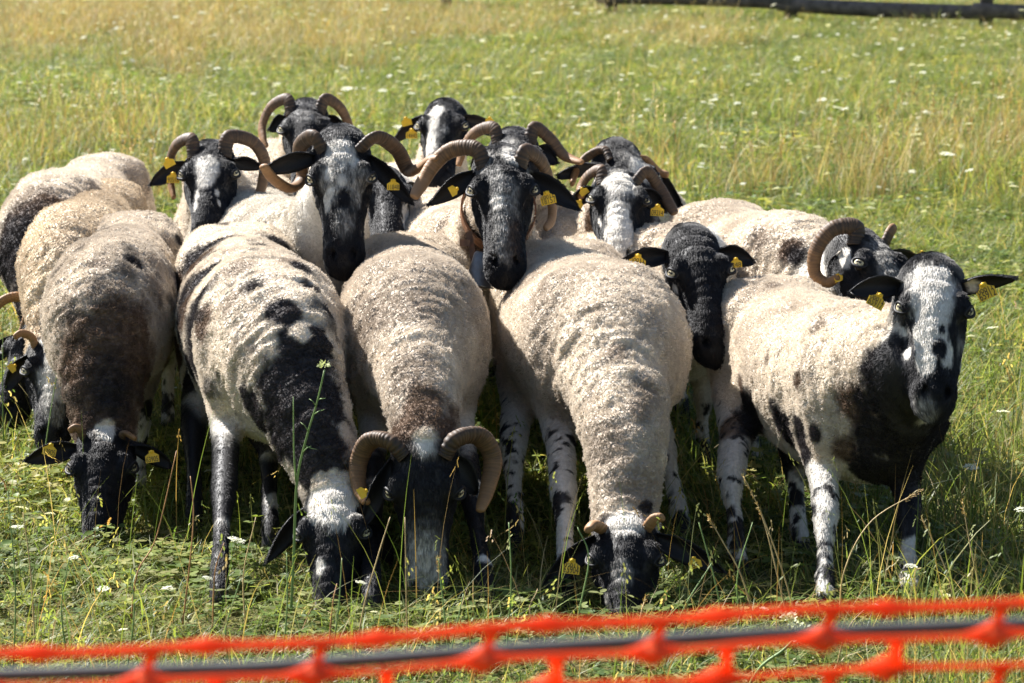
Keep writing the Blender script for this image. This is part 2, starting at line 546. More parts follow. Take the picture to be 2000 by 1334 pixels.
def make_sheep(sp):
    hs, ws = sp.get('hs', 1.0), sp.get('ws', 1.0)
    vox = sp.get('vox', 0.0075)
    seed = sp['seed']
    R = np.array([gx(*sp['rump']), sp['rump'][1], 0]); W = np.array([gx(*sp['withers']), sp['withers'][1], 0])
    h = unit(W - R); lat = np.array([-h[1], h[0], 0]); z = np.array([0, 0, 1.0])       # lat: its left side
    Lb = np.linalg.norm(W - R)
    mid = R
    loc = lambda s, l, zz: R + h * s * Lb + lat * l + z * zz * hs                    # s: 0 rump top .. 1 withers
    # ---- torso
    st = [(-0.13, .46, .03, .03, .04), (-0.10, .47, .088, .088, .12), (0.03, .457, .140, .140, .175), (0.25, .440, .152, .150, .205),
          (0.50, .435, .186, .165, .230), (0.74, .435, .182, .165, .235), (0.95, .445, .150, .158, .230),
          (1.11, .455, .112, .128, .200), (1.22, .46, .066, .078, .125)]
    torso = Loft([loc(a, 0, b) for a, b, *_ in st], [c[2] * ws for c in st], [c[3] * hs for c in st], [c[4] * hs for c in st], z, 0.06, 17)
    # ---- head frame
    hsc = sp.get('head', 1.0)
    HL = 0.285 * hsc
    poll = at(*sp['poll'])
    d = ray(*sp['nose']); a2, b2, c2 = d.dot(d), 2 * d.dot(EYE - poll), (EYE - poll).dot(EYE - poll) - HL * HL
    disc = b2 * b2 - 4 * a2 * c2
    tt = (-b2 - math.sqrt(disc)) / (2 * a2) if disc > 0 else -b2 / (2 * a2)
    Fv = unit(EYE + d * tt - poll)
    ang = math.radians(sp.get('roll', 0))
    Lv = RGT * math.cos(ang) - UPV * math.sin(ang) + FWD * sp.get('yaw', 0.0)
    Lv = unit(Lv - Fv * Lv.dot(Fv)); Uv = np.cross(Fv, Lv)
    hp = lambda t, l, u: poll + hsc * (Fv * t + Lv * l + Uv * u)
    hst = [(-.045, -.045, -.095, .036), (-.02, -.012, -.118, .054), (.02, .008, -.130, .064), (.06, .016, -.138, .067), (.095, .016, -.140, .061),
           (.135, .012, -.130, .051), (.175, .008, -.115, .0445), (.215, .001, -.104, .0435), (.248, -.011, -.100, .0455),
           (.272, -.029, -.096, .040), (.285, -.048, -.084, .027)]
    head = Loft([hp(t, 0, a * .42 + b * .58) for t, a, b, w in hst], [w * hsc for *_, w in hst],
                [(a - b) * .58 * hsc for _, a, b, _ in hst], [(a - b) * .42 * hsc for _, a, b, _ in hst], Uv, 0.025, 16)
    parts = [torso]
    # ---- neck
    skull = hp(-.012, 0, -.075)
    n0, n1 = loc(0.80, 0, .46), loc(1.08, 0, .47 + .03 * np.sign(skull[2] / hs - .45))
    reach = np.linalg.norm(skull - n1)
    n2 = n1 * .5 + skull * .5 + h * .10 * reach - Fv * 0.0 + z * (.05 * reach)
    if sp.get('neckmid'): n2 = at(*sp['neckmid'])
    nw = sp.get('neck', 1.0)
    def dorsal(t):
        c, s_ = t.dot(h), t[2]
        return -s_ * h + max(c, .05) * z
    neck = Loft([n0, n1, n2, skull], [.150 * ws, .118 * nw, .080 * nw, .060 * hsc], [.14 * hs, .125 * nw, .085 * nw, .066 * hsc], [.15 * hs, .135 * nw, .095 * nw, .070 * hsc], dorsal, 0.06, 13)
    parts += [neck, head]
    # ---- orbits, cheeks and jaw
    for s_ in (-1, 1):
        parts.append(Loft([hp(.060, s_ * .050, -.006), hp(.082, s_ * .053, -.012), hp(.104, s_ * .047, -.024)], [.017 * hsc, .023 * hsc, .016 * hsc], [.016 * hsc, .019 * hsc, .014 * hsc], [.017 * hsc, .022 * hsc, .014 * hsc], Uv, 0.012))
        parts.append(Loft([hp(.252, s_ * .024, -.034), hp(.266, s_ * .021, -.048)], [.016 * hsc] * 2, [.015 * hsc] * 2, [.018 * hsc] * 2, Uv, 0.012))
    carve = []
    for s_ in (-1, 1):
        B = np.stack([(Fv * .8 + Uv * -.5 + Lv * s_ * .4), (Lv * s_ * .9 + Uv * .4), np.cross(Fv, Lv)]); B /= np.linalg.norm(B, axis=1)[:, None]
        carve.append((hp(.262, s_ * .022, -.026), B / (np.array([.013, .006, .010])[:, None] * hsc), 0.006))
        # hollow below the eye and along the nose
        carve.append((hp(.145, s_ * .060, -.030), np.stack([Fv, Lv, Uv]) / (np.array([.045, .013, .020])[:, None] * hsc), 0.02))
    # ---- legs
    feet = sp.get('feet', {})
    legs = []
    for key, s_, sg in (('fr', -1, 1), ('fl', 1, 1), ('hr', -1, -1), ('hl', 1, -1)):
        off = .088 * ws
        if sg > 0:
            top = loc(.93, s_ * off * .95, .44)
            ft = ground(*feet[key]) if key in feet else loc(.95 + rng.uniform(-.06, .06), s_ * off * 1.0, 0)
            el = loc(.90, s_ * off * 1.12, .31)
            kn = el * .46 + ft * .54 + z * .02 + h * .012; kn[2] = .175 * hs
            fe = kn * .14 + ft * .86; fe[2] = .062 * hs; fe = fe - h * .006
            P = [top, el, el * .5 + kn * .5, kn, (kn + fe) / 2, fe, ft + z * .03 + h * .008, ft + h * .016 + z * .004]
            Rr = [.085, .056, .037, .029, .020, .021, .023, .026]
        else:
            top = loc(.10, s_ * off * .75, .44)
            ft = ground(*feet[key]) if key in feet else loc(.02 + rng.uniform(-.06, .06), s_ * off * 1.05, 0)
            stf = loc(.20, s_ * off * 1.12, .33)
            hk = ft - h * .03; hk[2] = .20 * hs
            hk = hk * .8 + loc(-.04, s_ * off * 1.1, .20) * .2; hk[2] = .20 * hs
            fe = hk * .12 + ft * .88; fe[2] = .062 * hs
            P = [top, stf, stf * .45 + hk * .55 + z * .01, hk, (hk + fe) / 2, fe, ft + z * .03 + h * .008, ft + h * .016 + z * .004]
            Rr = [.115, .082, .047, .031, .021, .022, .023, .026]
        Rr = np.array(Rr) * (.5 + .5 * ws) * np.array([1, .95, .86, 1.02, .84, .98, .95, 1.0])
        l = Loft(P, Rr * .9, Rr, Rr * 1.05, lambda t: h, 0.035, 15)
        legs.append(l); parts.append(l)
    for s_ in (-1, 1):
        parts.append(Loft([loc(.06, s_ * .085 * ws, .545), loc(.15, s_ * .105 * ws, .525)], [.040, .030], [.034, .028], [.06, .05], z, 0.06))
        parts.append(Loft([loc(.90, s_ * .075 * ws, .555), loc(.97, s_ * .108 * ws, .46), loc(1.02, s_ * .105 * ws, .36)], [.045, .055, .050], [.04, .05, .05], [.04, .05, .05], h, 0.05, 5))
    tl = Loft([loc(-.10, 0, .50), loc(-.17, 0, .42), loc(-.17, .01, .30)], [.03, .026, .012], [.02, .02, .012], [.02, .02, .012], -h, 0.03, 6)
    parts.append(tl)
    V, Fq = surface(parts, vox, carve)
    V = relax(V, Fq, 2, 0.5)
    if vox < .009:
        near = [p for p in parts if p is head or p is neck or (p not in legs and p is not torso and p is not tl)]
        V, Fq = refine(V, Fq, head.dist(V.astype(np.float32)) < .012, near, carve)
    X = V.astype(np.float32)
    dh, dt, dn = head.dist(X), torso.dist(X), neck.dist(X)
    dl = np.min([l.dist(X) for l in legs], 0)
    tl_ = (V - poll) @ Fv / hsc
    hw = sstep(-.012, .012, np.minimum(dt, dn + .010) - dh) * (sstep(-.032, -.008, tl_ + .25 * np.minimum((V - poll) @ Uv / hsc + .02, 0)) if sp.get('graze') else sstep(-.11, -.075, tl_ + .5 * np.minimum((V - poll) @ Uv / hsc + .05, 0)))
    lw = sstep(.015, .05, np.minimum(dt, dn) - dl) * sstep(.36 * hs, .30 * hs, V[:, 2]) * (1 - hw)
    under = sstep(-.35, -.75, vnormals(V, Fq)[:, 2]) * sstep(.40 * hs, .32 * hs, V[:, 2])
    wool = np.clip(1 - hw - lw, 0, 1) * (1 - .6 * under)
    if sp.get('bare_neck'):                                # short haired neck and throat
        front = ((V - W) @ h)
        wool = wool * (1 - sstep(.16, .26, front))
    nrm = vnormals(V, Fq)
    # ---- fleece relief: lumps, curls and wrinkles across the neck
    tn = unit(skull - n1)
    C = np.column_stack([(V @ tn) * 3.2, (V @ lat) * .8, (V @ np.cross(tn, lat)) * .8])
    nearneck = sstep(.10, .0, dn) * sstep(-.10, .05, (V - n1) @ tn + .12)
    dsp = wool * (.0036 * fnoise(V, 55, seed, 2) + .0050 * fnoise(V, 15, seed + 3, 2))
    dsp += wool * nearneck * .0075 * vnoise(C, 24, seed + 9) * sstep(-.5, .4, vnoise(V, 11, seed + 10)) + wool * .0016 * vnoise(np.column_stack([(V @ h) * 2.0, (V @ lat), V[:, 2]]), 26, seed + 11)
    V = V + nrm * dsp[:, None]
    nrm = vnormals(V, Fq)
    # flow of the short hair
    flow = hw[:, None] * (Fv * 1.0)[None] + lw[:, None] * np.array([0, 0, -1.0]) + wool[:, None] * (-h * .5 - z * .5)[None]
    hairy = np.ones(len(V))
    # ---- ears, joined into the same mesh
    extraV, extraF, exF, exHW = [], [], [], []
    base_n = len(V)
    root = empty('sheep', R * .5 + W * .5)
    def graft(v, f, fl, hairv):
        nonlocal base_n
        extraV.append(v); extraF.append(np.array(f) + base_n); exF.append(np.tile(fl, (len(v), 1)) if np.ndim(fl) == 1 else fl)
        exHW.append(np.full(len(v), hairv)); base_n += len(v)
    ear_info = []
    for s_, e in zip((-1, 1), sp['ears']):
        if e is None: ear_info.append(None); continue
        tip = at(e[0], e[1], sp['poll'][2] + e[2])
        b = hp(.018, s_ * .056, -.040)
        ax = tip - b; ln = np.linalg.norm(ax); ax = ax / ln
        wid = sp.get('earw', .024) * hsc
        fc = unit(-FWD * .75 + z * e[3] + Fv * .25 - ax * 0) if len(e) > 3 else unit(-FWD * .55 + Uv * .15 - z * (.35 + .25 * math.sin(seed * 1.7 + s_)))
        fc = unit(fc - ax * fc.dot(ax)); sd = np.cross(ax, fc)
        nu, nv = 13, 9
        vs = []
        for layer in (0, 1):
            for i in range(nu):
                t = i / (nu - 1)
                wd = wid * np.interp(t, [0, .12, .30, .50, .70, .85, .94, 1], [.50, .66, .95, 1.0, .82, .55, .32, .10])
                droop = -z * .02 * t * t
                for j in range(nv):
                    v = j / (nv - 1) * 2 - 1
                    cup = (1 - v * v) * -.020 * (1 - .6 * t) - .004 * t + .006 * math.sin(t * 3 + seed) * v
                    p = b + ax * (t * ln) + sd * v * wd + fc * (cup - (.0055 if layer else 0) * (1 - .5 * v * v)) + droop
                    vs.append(p)
        fs = []
        off = nu * nv
        for i in range(nu - 1):
            for j in range(nv - 1):
                a = i * nv + j
                fs.append((a, a + nv, a + nv + 1, a + 1)); fs.append((a + off, a + off + 1, a + off + nv + 1, a + off + nv))
        for i in range(nu - 1):
            for j in (0, nv - 1):
                a = i * nv + j
                fs.append((a, a + off, a + off + nv, a + nv) if j == 0 else (a, a + nv, a + off + nv, a + off))
        for j in range(nv - 1):
            a = (nu - 1) * nv + j
            fs.append((a, a + off, a + off + 1, a + 1))
        graft(np.array(vs), fs, ax, .55)
        ear_info.append((b, ax, ln, fc, sd, wid))
    # ---- eyes and lids
    for s_ in (-1, 1):
        c = hp(.083, s_ * .0625, -.0140)
        o = unit(Lv * s_ * .72 + Uv * .62 + Fv * .18)
        hz = np.cross(z, o) * (1 if np.cross(z, o).dot(Fv) > 0 else -1) + Fv * .45; hz = unit(hz - o * hz.dot(o)); vt = np.cross(o, hz); vt = vt * (1 if vt[2] > 0 else -1)
        ring = []
        for k in range(17):
            a = 2 * math.pi * k / 16
            ring.append(c + o * (.0090 - .0035 * math.cos(2 * a)) * hsc + (hz * .0170 * math.cos(a) + vt * (.0108 if math.sin(a) < 0 else .0086) * math.sin(a)) * hsc)
        v, f = sweep(ring, np.full(17, .0036 * hsc), 6, 1.0, o, close=False)
        graft(v, f, Fv, 0.0)
        sp.setdefault('_eyes', []).append((c, o, hz, vt))
    if extraV:
        V = np.vstack([V] + extraV); Fq = np.vstack([Fq] + extraF)
        e = base_n - len(hw)
        flow = np.vstack([flow] + exF)
        hairy = np.concatenate([hairy] + exHW)
        hw = np.concatenate([hw, np.ones(e)]); lw = np.concatenate([lw, np.zeros(e)]); wool = np.concatenate([wool, np.zeros(e)])
        nrm = vnormals(V, Fq)
        nearneck = np.concatenate([nearneck, np.zeros(e)])
    nearneck_all = nearneck
    # ---- coat pattern and one painted head shadow: patches found where a line of sight meets the body
    tree = BVHTree.FromPolygons(V.tolist(), Fq.tolist())
    pats = []
    for q in sp.get('patches', []):
        px, py, rp, kind = q[:4]
        soft = q[4] if len(q) > 4 else .35
        dr = Vector(ray(px, py)).normalized()
        hit = tree.ray_cast(Vector(EYE), dr)[0]
        if hit is None:
            hit = tree.find_nearest(Vector(at(px, py, sp['withers'][1])))[0]
        pats.append((np.array(hit), rp * hit.y / F_PX, kind, soft))
    legk = sp.get('leg', 'spot')
    cream = np.array(sp.get('cream', CREAM))
    def colour(P, hw, lw, wool):
        Q = P - (hw * .62)[:, None] * np.outer((P - poll) @ Fv, Fv)
        n1_, n2_, n3_ = fnoise(Q, 38, seed + 20, 3), fnoise(Q, 100, seed + 40, 2), fnoise(P, 9, seed + 60, 2)
        n0_ = fnoise(P, 17, seed + 65, 2)
        nf = fnoise(Q, 210, seed + 50, 2); ng = fnoise(Q, 420, seed + 55, 2)
        k = hw * sp.get('headk', 1.0)
        b = np.clip(.13 + .36 * n3_ + .10 * n1_ + sp.get('tan', 0.0), 0, .55) * wool
        if legk == 'black':
            k = np.maximum(k, lw * sstep(sp.get('legz', .30) * hs, sp.get('legz', .30) * hs - .03, P[:, 2] + .02 * n1_))
        elif legk == 'spot':
            k = np.maximum(k, lw * sstep(.16, .30, fnoise(P, 23, seed + 80, 3) + .20 * sstep(.22, .08, P[:, 2]) - .08))
        if legk == 'spot': k = np.maximum(k, lw * sstep(.30, .42, fnoise(P, 52, seed + 85, 2)))
        sk = sp.get('speck', 0)
        if sk: k = np.maximum(k, sk * wool * sstep(.10, .5, fnoise(P, 17, seed + 90, 3)))
        for c, r, kind, soft in pats:
            dv = P - c
            dv = dv - (hw * .30)[:, None] * np.outer(dv @ Fv, Fv)
            dd = np.linalg.norm(dv, axis=1) / r + (.30 + .05 * hw) * n1_ + .42 * (1 - hw) * n0_ + (.10 + .10 * hw) * n2_ + .16 * hw * nf
            m = sstep(1 + soft * .5, 1 - soft * .5, dd)
            if kind == 'k': k = k + (1 - k) * m
            elif kind == 'w': k = k * (1 - m); b = b * (1 - m)
            elif kind == 'm': k = k * (1 - m * (.12 + .40 * sstep(-.35, .55, ng + .25 * n2_) + .35 * sstep(.25, .7, n1_ + .5 * n2_)))       # grizzled
            elif kind == 'b': b = b + (1 - b) * m
            elif kind == 'g': b = b + (.62 - b) * m * (b < .62)
        hl = (P - poll) / hsc; ht, hu, hx = hl @ Fv, hl @ Uv, np.abs(hl @ Lv)
        mouth_shade = sstep(.0045, .0015, np.abs(hu + .072 + .10 * (.27 - ht))) * sstep(.205, .225, ht) * hw  # shade of the mouth crease painted as a dark line
        nos = sstep(1.15, .8, np.sqrt(((ht - .262) / .016) ** 2 + ((hu + .030) / .013) ** 2 + ((hx - .021) / .009) ** 2)) * hw  # shade inside the nostrils painted into the coat colour
        k = np.maximum(k, np.maximum(mouth_shade * .85, nos * .9))
        k = np.where(P[:, 2] < .035, np.maximum(k, lw), k)
        base = cream[None] * (1 - .10 * n2_ * wool)[:, None] * (1 - sstep(0, 1, 1 - wool)[:, None]) + WHITE[None] * sstep(0, 1, 1 - wool)[:, None] * (.95 - .22 * lw)[:, None]
        col = base * (1 - b)[:, None] + BROWN[None] * b[:, None] * (1 + .3 * n2_)[:, None]
        dark = BLACK[None] * (1 - wool)[:, None] + (BLACK * 2.0 + BROWN * .06)[None] * wool[:, None]
        return np.clip(col * (1 - k)[:, None] + dark * k[:, None], .004, .9)
    col = colour(V, hw, lw, wool)
    body = add_mesh('body', V, Fq, M_SKIN, root)
    me = body.data
    ca = me.attributes.new('col', 'FLOAT_COLOR', 'POINT')
    ca.data.foreach_set('color', np.column_stack([col, np.ones(len(V))]).astype(np.float32).ravel())
    wa = me.attributes.new('wool', 'FLOAT', 'POINT')
    wa.data.foreach_set('value', wool.astype(np.float32))
    # ---- coat fibres
    A, B_, C_, D_ = (V[Fq[:, i]] for i in range(4))
    ar = .5 * np.linalg.norm(np.cross(C_ - A, D_ - B_), axis=1)
    cen = (A + C_) / 2
    view = (EYE - cen); view /= np.linalg.norm(view, axis=1)[:, None]
    fn = nrm[Fq].mean(1)
    vis = sstep(-.45, -.15, (fn * view).sum(1)) * sstep(.02, .06, cen[:, 2])
    wf = wool[Fq].mean(1)
    ha = hairy[Fq].mean(1)
    out = []
    for nm, wt, cnt in (('fleece', ar * vis * sstep(.35, .6, wf), sp.get('nw', 24000) * 2.0), ('short_hair', ar * vis * ha * sstep(.65, .4, wf) * (1 + 2.5 * hw[Fq].mean(1)), sp.get('nh', 14000) * 1.9)):
        cnt = int(cnt * HAIR)
        if cnt < 10: continue
        cs = np.cumsum(wt); pick = np.searchsorted(cs, rng.random(cnt) * cs[-1])
        u, v = rng.random((2, cnt))
        w4 = np.stack([(1 - u) * (1 - v), u * (1 - v), u * v, (1 - u) * v], 1)
        q = Fq[pick]
        def lerp(a): return (a[q] * (w4[..., None] if a.ndim == 2 else w4)).sum(1)
        P, nn, fl = lerp(V), lerp(nrm), lerp(flow)
        hwv, lwv, wv = lerp(hw), lerp(lw), lerp(wool)
        nn /= np.linalg.norm(nn, axis=1)[:, None] + 1e-9
        fl = fl - nn * (fl * nn).sum(1)[:, None]; fl /= np.linalg.norm(fl, axis=1)[:, None] + 1e-9
        cc = colour(P, hwv, lwv, wv)
        jit = rng.normal(size=(cnt, 3))
        if nm == 'fleece':
            L = rng.uniform(.0030, .0062, cnt)[:, None] * sp.get('wl', 1.0)
            curl = (.45 + .75 * sstep(-.2, .5, fnoise(P, 7, seed + 130, 2) + .8 * lerp(nearneck_all)))[:, None]
            lean = np.stack([vnoise(P, 105, seed + 100 + k) for k in range(3)], 1) * 1.05 * curl + jit * .22
            swirl = np.cross(nn, lean)
            pts = [P - nn * .002, P + nn * L * .45 + lean * L * .22, P + nn * L * .72 + (lean * .55 + swirl * .25) * L, P + nn * L * .70 + (lean * .75 + swirl * .75) * L]
            rad = np.array([.00042, .00042, .00036, .0002])
            tint = (1 + .05 * rng.normal(size=cnt))[:, None]
        else:
            L = rng.uniform(.006, .011, cnt)[:, None]
            dirn = fl * 1.0 + jit * .12 + np.stack([vnoise(P, 60, seed + 140 + k) for k in range(3)], 1) * .22
            pts = [P - nn * .0008, P + nn * L * .07 + dirn * L * .35, P + nn * L * .10 + dirn * L * .70, P + nn * L * .09 + dirn * L]
            rad = np.array([.00034, .00034, .0003, .00015])
            tint = (1 + .12 * rng.normal(size=cnt))[:, None]
        org = np.array(root.location)
        pos = np.stack(pts, 1) - org
        hc = bpy.data.hair_curves.new(nm)
        hc.add_curves([4] * cnt)
        hc.attributes['position'].data.foreach_set('vector', pos.astype(np.float32).ravel())
        ra = hc.attributes.get('radius') or hc.attributes.new('radius', 'FLOAT', 'POINT')
        ra.data.foreach_set('value', np.tile(rad * (1.0 + .35 * (R[1] > 7.8)), cnt).astype(np.float32))
        ka = hc.attributes.new('col', 'FLOAT_COLOR', 'CURVE')
        ka.data.foreach_set('color', np.column_stack([np.clip(cc * tint, .003, .95), np.ones(cnt)]).astype(np.float32).ravel())
        hc.materials.append(M_WOOL if nm == 'fleece' else M_HAIR)
        o = bpy.data.objects.new(nm, hc)
        link(o, root)
    # ---- eyes
    for c, o, hz, vt in sp.pop('_eyes'):
        r = .0145 * hsc
        vs, fs = [], []
        for i in range(11):
            th = math.pi * i / 10 * .62
            for k in range(20):
                a = 2 * math.pi * k / 20
                vs.append(c + r * (o * math.cos(th) + math.sin(th) * (hz * math.cos(a) + vt * math.sin(a))))
        for i in range(10):
            for k in range(20):
                a, b = i * 20 + k, i * 20 + (k + 1) % 20
                fs.append((a, a + 20, b + 20, b))
        vs = np.array(vs)
        e = add_mesh('eye', vs, fs, M_EYE, root)
        q = (vs - c) / r
        xh, xv = q @ hz, q @ vt
        rr = np.sqrt(xh ** 2 + xv ** 2)
        c_ = np.where((rr < .74)[:, None], np.array([.64, .56, .36]), np.array([.06, .045, .03]))
        c_ = np.where(((np.abs(xv) < .17) & (np.abs(xh) < .5))[:, None], np.array([.008, .008, .012]), c_)
        e.data.attributes.new('col', 'FLOAT_COLOR', 'POINT').data.foreach_set('color', np.column_stack([c_, np.ones(len(vs))]).astype(np.float32).ravel())
    # ---- horns: points on the picture with a depth offset from the poll
    for hn in sp.get('horns', []):
        pts = [hp(.012, hn['s'] * hn.get('bl', .038), -.020)]
        pts += [at(x, y, sp['poll'][2] + dz) for x, y, dz in hn['pts']]
        n = hn.get('n', 64) * 3
        Pc = catmull(pts, n)
        sl = np.concatenate([[0], np.cumsum(np.linalg.norm(np.diff(Pc, axis=0), axis=1))])
        Pc = np.stack([np.interp(np.linspace(0, sl[-1], n), sl, Pc[:, k]) for k in range(3)], 1)
        t = np.linspace(0, 1, n)
        r0, r1 = hn.get('r', .026) * hsc * .70, hn.get('r1', .006)
        rad = r0 * (1 - t) ** hn.get('pw', .75) + r1 * t
        if hn.get('blunt'): rad[-3:] = rad[-3] * np.array([1, .9, .5])
        else: rad[-2:] *= [.8, .4]
        ph = np.linspace(0, sl[-1], n) / .0068 * 2 * math.pi
        rid = (  .034 * np.sin(ph + 2.5 * np.sin(ph * .13)) + .02 * np.sin(ph * .37 + 1) + .02 * np.sin(ph * .11 + 3)) * (1 - .75 * t)
        v, f = sweep(Pc, rad, 14, hn.get('flat', .66), Fv, rid)
        ho = add_mesh('horn', v, f, M_HORN, root)
        al = np.repeat(hn.get('c0', 0.0) + t * hn.get('c1', .75) + 3.2 * rid, 14)
        ho.data.attributes.new('along', 'FLOAT', 'POINT').data.foreach_set('value', al.astype(np.float32))
    # ---- ear tags
    for tg in sp.get('tags', []):
        x, y, dz, rot, size, num = tg
        c = at(x, y, sp['poll'][2] + dz)
        a = math.radians(rot)
        ex = unit(RGT * math.cos(a) + UPV * math.sin(a)); ey = unit(-RGT * math.sin(a) + UPV * math.cos(a) + FWD * .12); ez = np.cross(ex, ey)
        s = size * sp['poll'][2] / F_PX / 2                     # half the width in metres
        out_ = [(-1, -.78), (1, -.78), (1.0, .25), (.42, .62), (.36, 1.0), (-.36, 1.0), (-.42, .62), (-1.0, .25)]
        vs = [c + (ex * p + ey * q_) * s + ez * .0008 * k for k in (1, -1) for p, q_ in out_]
        m_ = len(out_)
        fs = [tuple(range(m_)), tuple(range(2 * m_ - 1, m_ - 1, -1))] + [(i, i + m_, (i + 1) % m_ + m_, (i + 1) % m_) for i in range(m_)]
        to = add_mesh('ear_tag', vs, fs, M_TAG, root, smooth=False)
        bt = Build(); bt.tube([c + ey * s * .80 + ez * .003, c + ey * s * .80 - ez * .010], s * .26, 12)
        bt.out('stud', M_TAG, to, origin=np.array(root.location))
        if num:
            for txt, sz, yy in ((num, .80, -.68), ) + (((sp.get('small', '05011'), .50, -.02),) if size > 28 else ()):
                fc = bpy.data.curves.new('number', 'FONT'); fc.body = txt; fc.size = 1.0; fc.align_x = 'CENTER'
                fo = bpy.data.objects.new('number', fc)
                COL.objects.link(fo); dg = bpy.context.evaluated_depsgraph_get()
                mm = bpy.data.meshes.new_from_object(fo.evaluated_get(dg))
                COL.objects.unlink(fo); bpy.data.objects.remove(fo)
                co = np.empty(len(mm.vertices) * 3, np.float32); mm.vertices.foreach_get('co', co); co = co.reshape(-1, 3)
                wmax = max(np.ptp(co[:, 0]), .01)
                sc_ = min(sz / .7, 1.75 / wmax)
                P2 = c + s * (np.outer(co[:, 0] * sc_, ex) + np.outer(co[:, 1] * sz / .7 + yy, ey)) + ez * .0014
                mm.vertices.foreach_set('co', (P2 - np.array(root.location)).astype(np.float32).ravel())
                mm.materials.clear(); mm.materials.append(M_INK); mm.update()
                link(bpy.data.objects.new('number', mm), to)
    tag(root, sp['label'], 'sheep', 'flock of horned and spotted sheep')
    SHEEP[sp['id']] = (root, sp, dict(R=R, W=W, h=h, hp=hp, skull=skull, n2=n2, Fv=Fv, Lv=Lv, Uv=Uv, neck=neck))
    return root

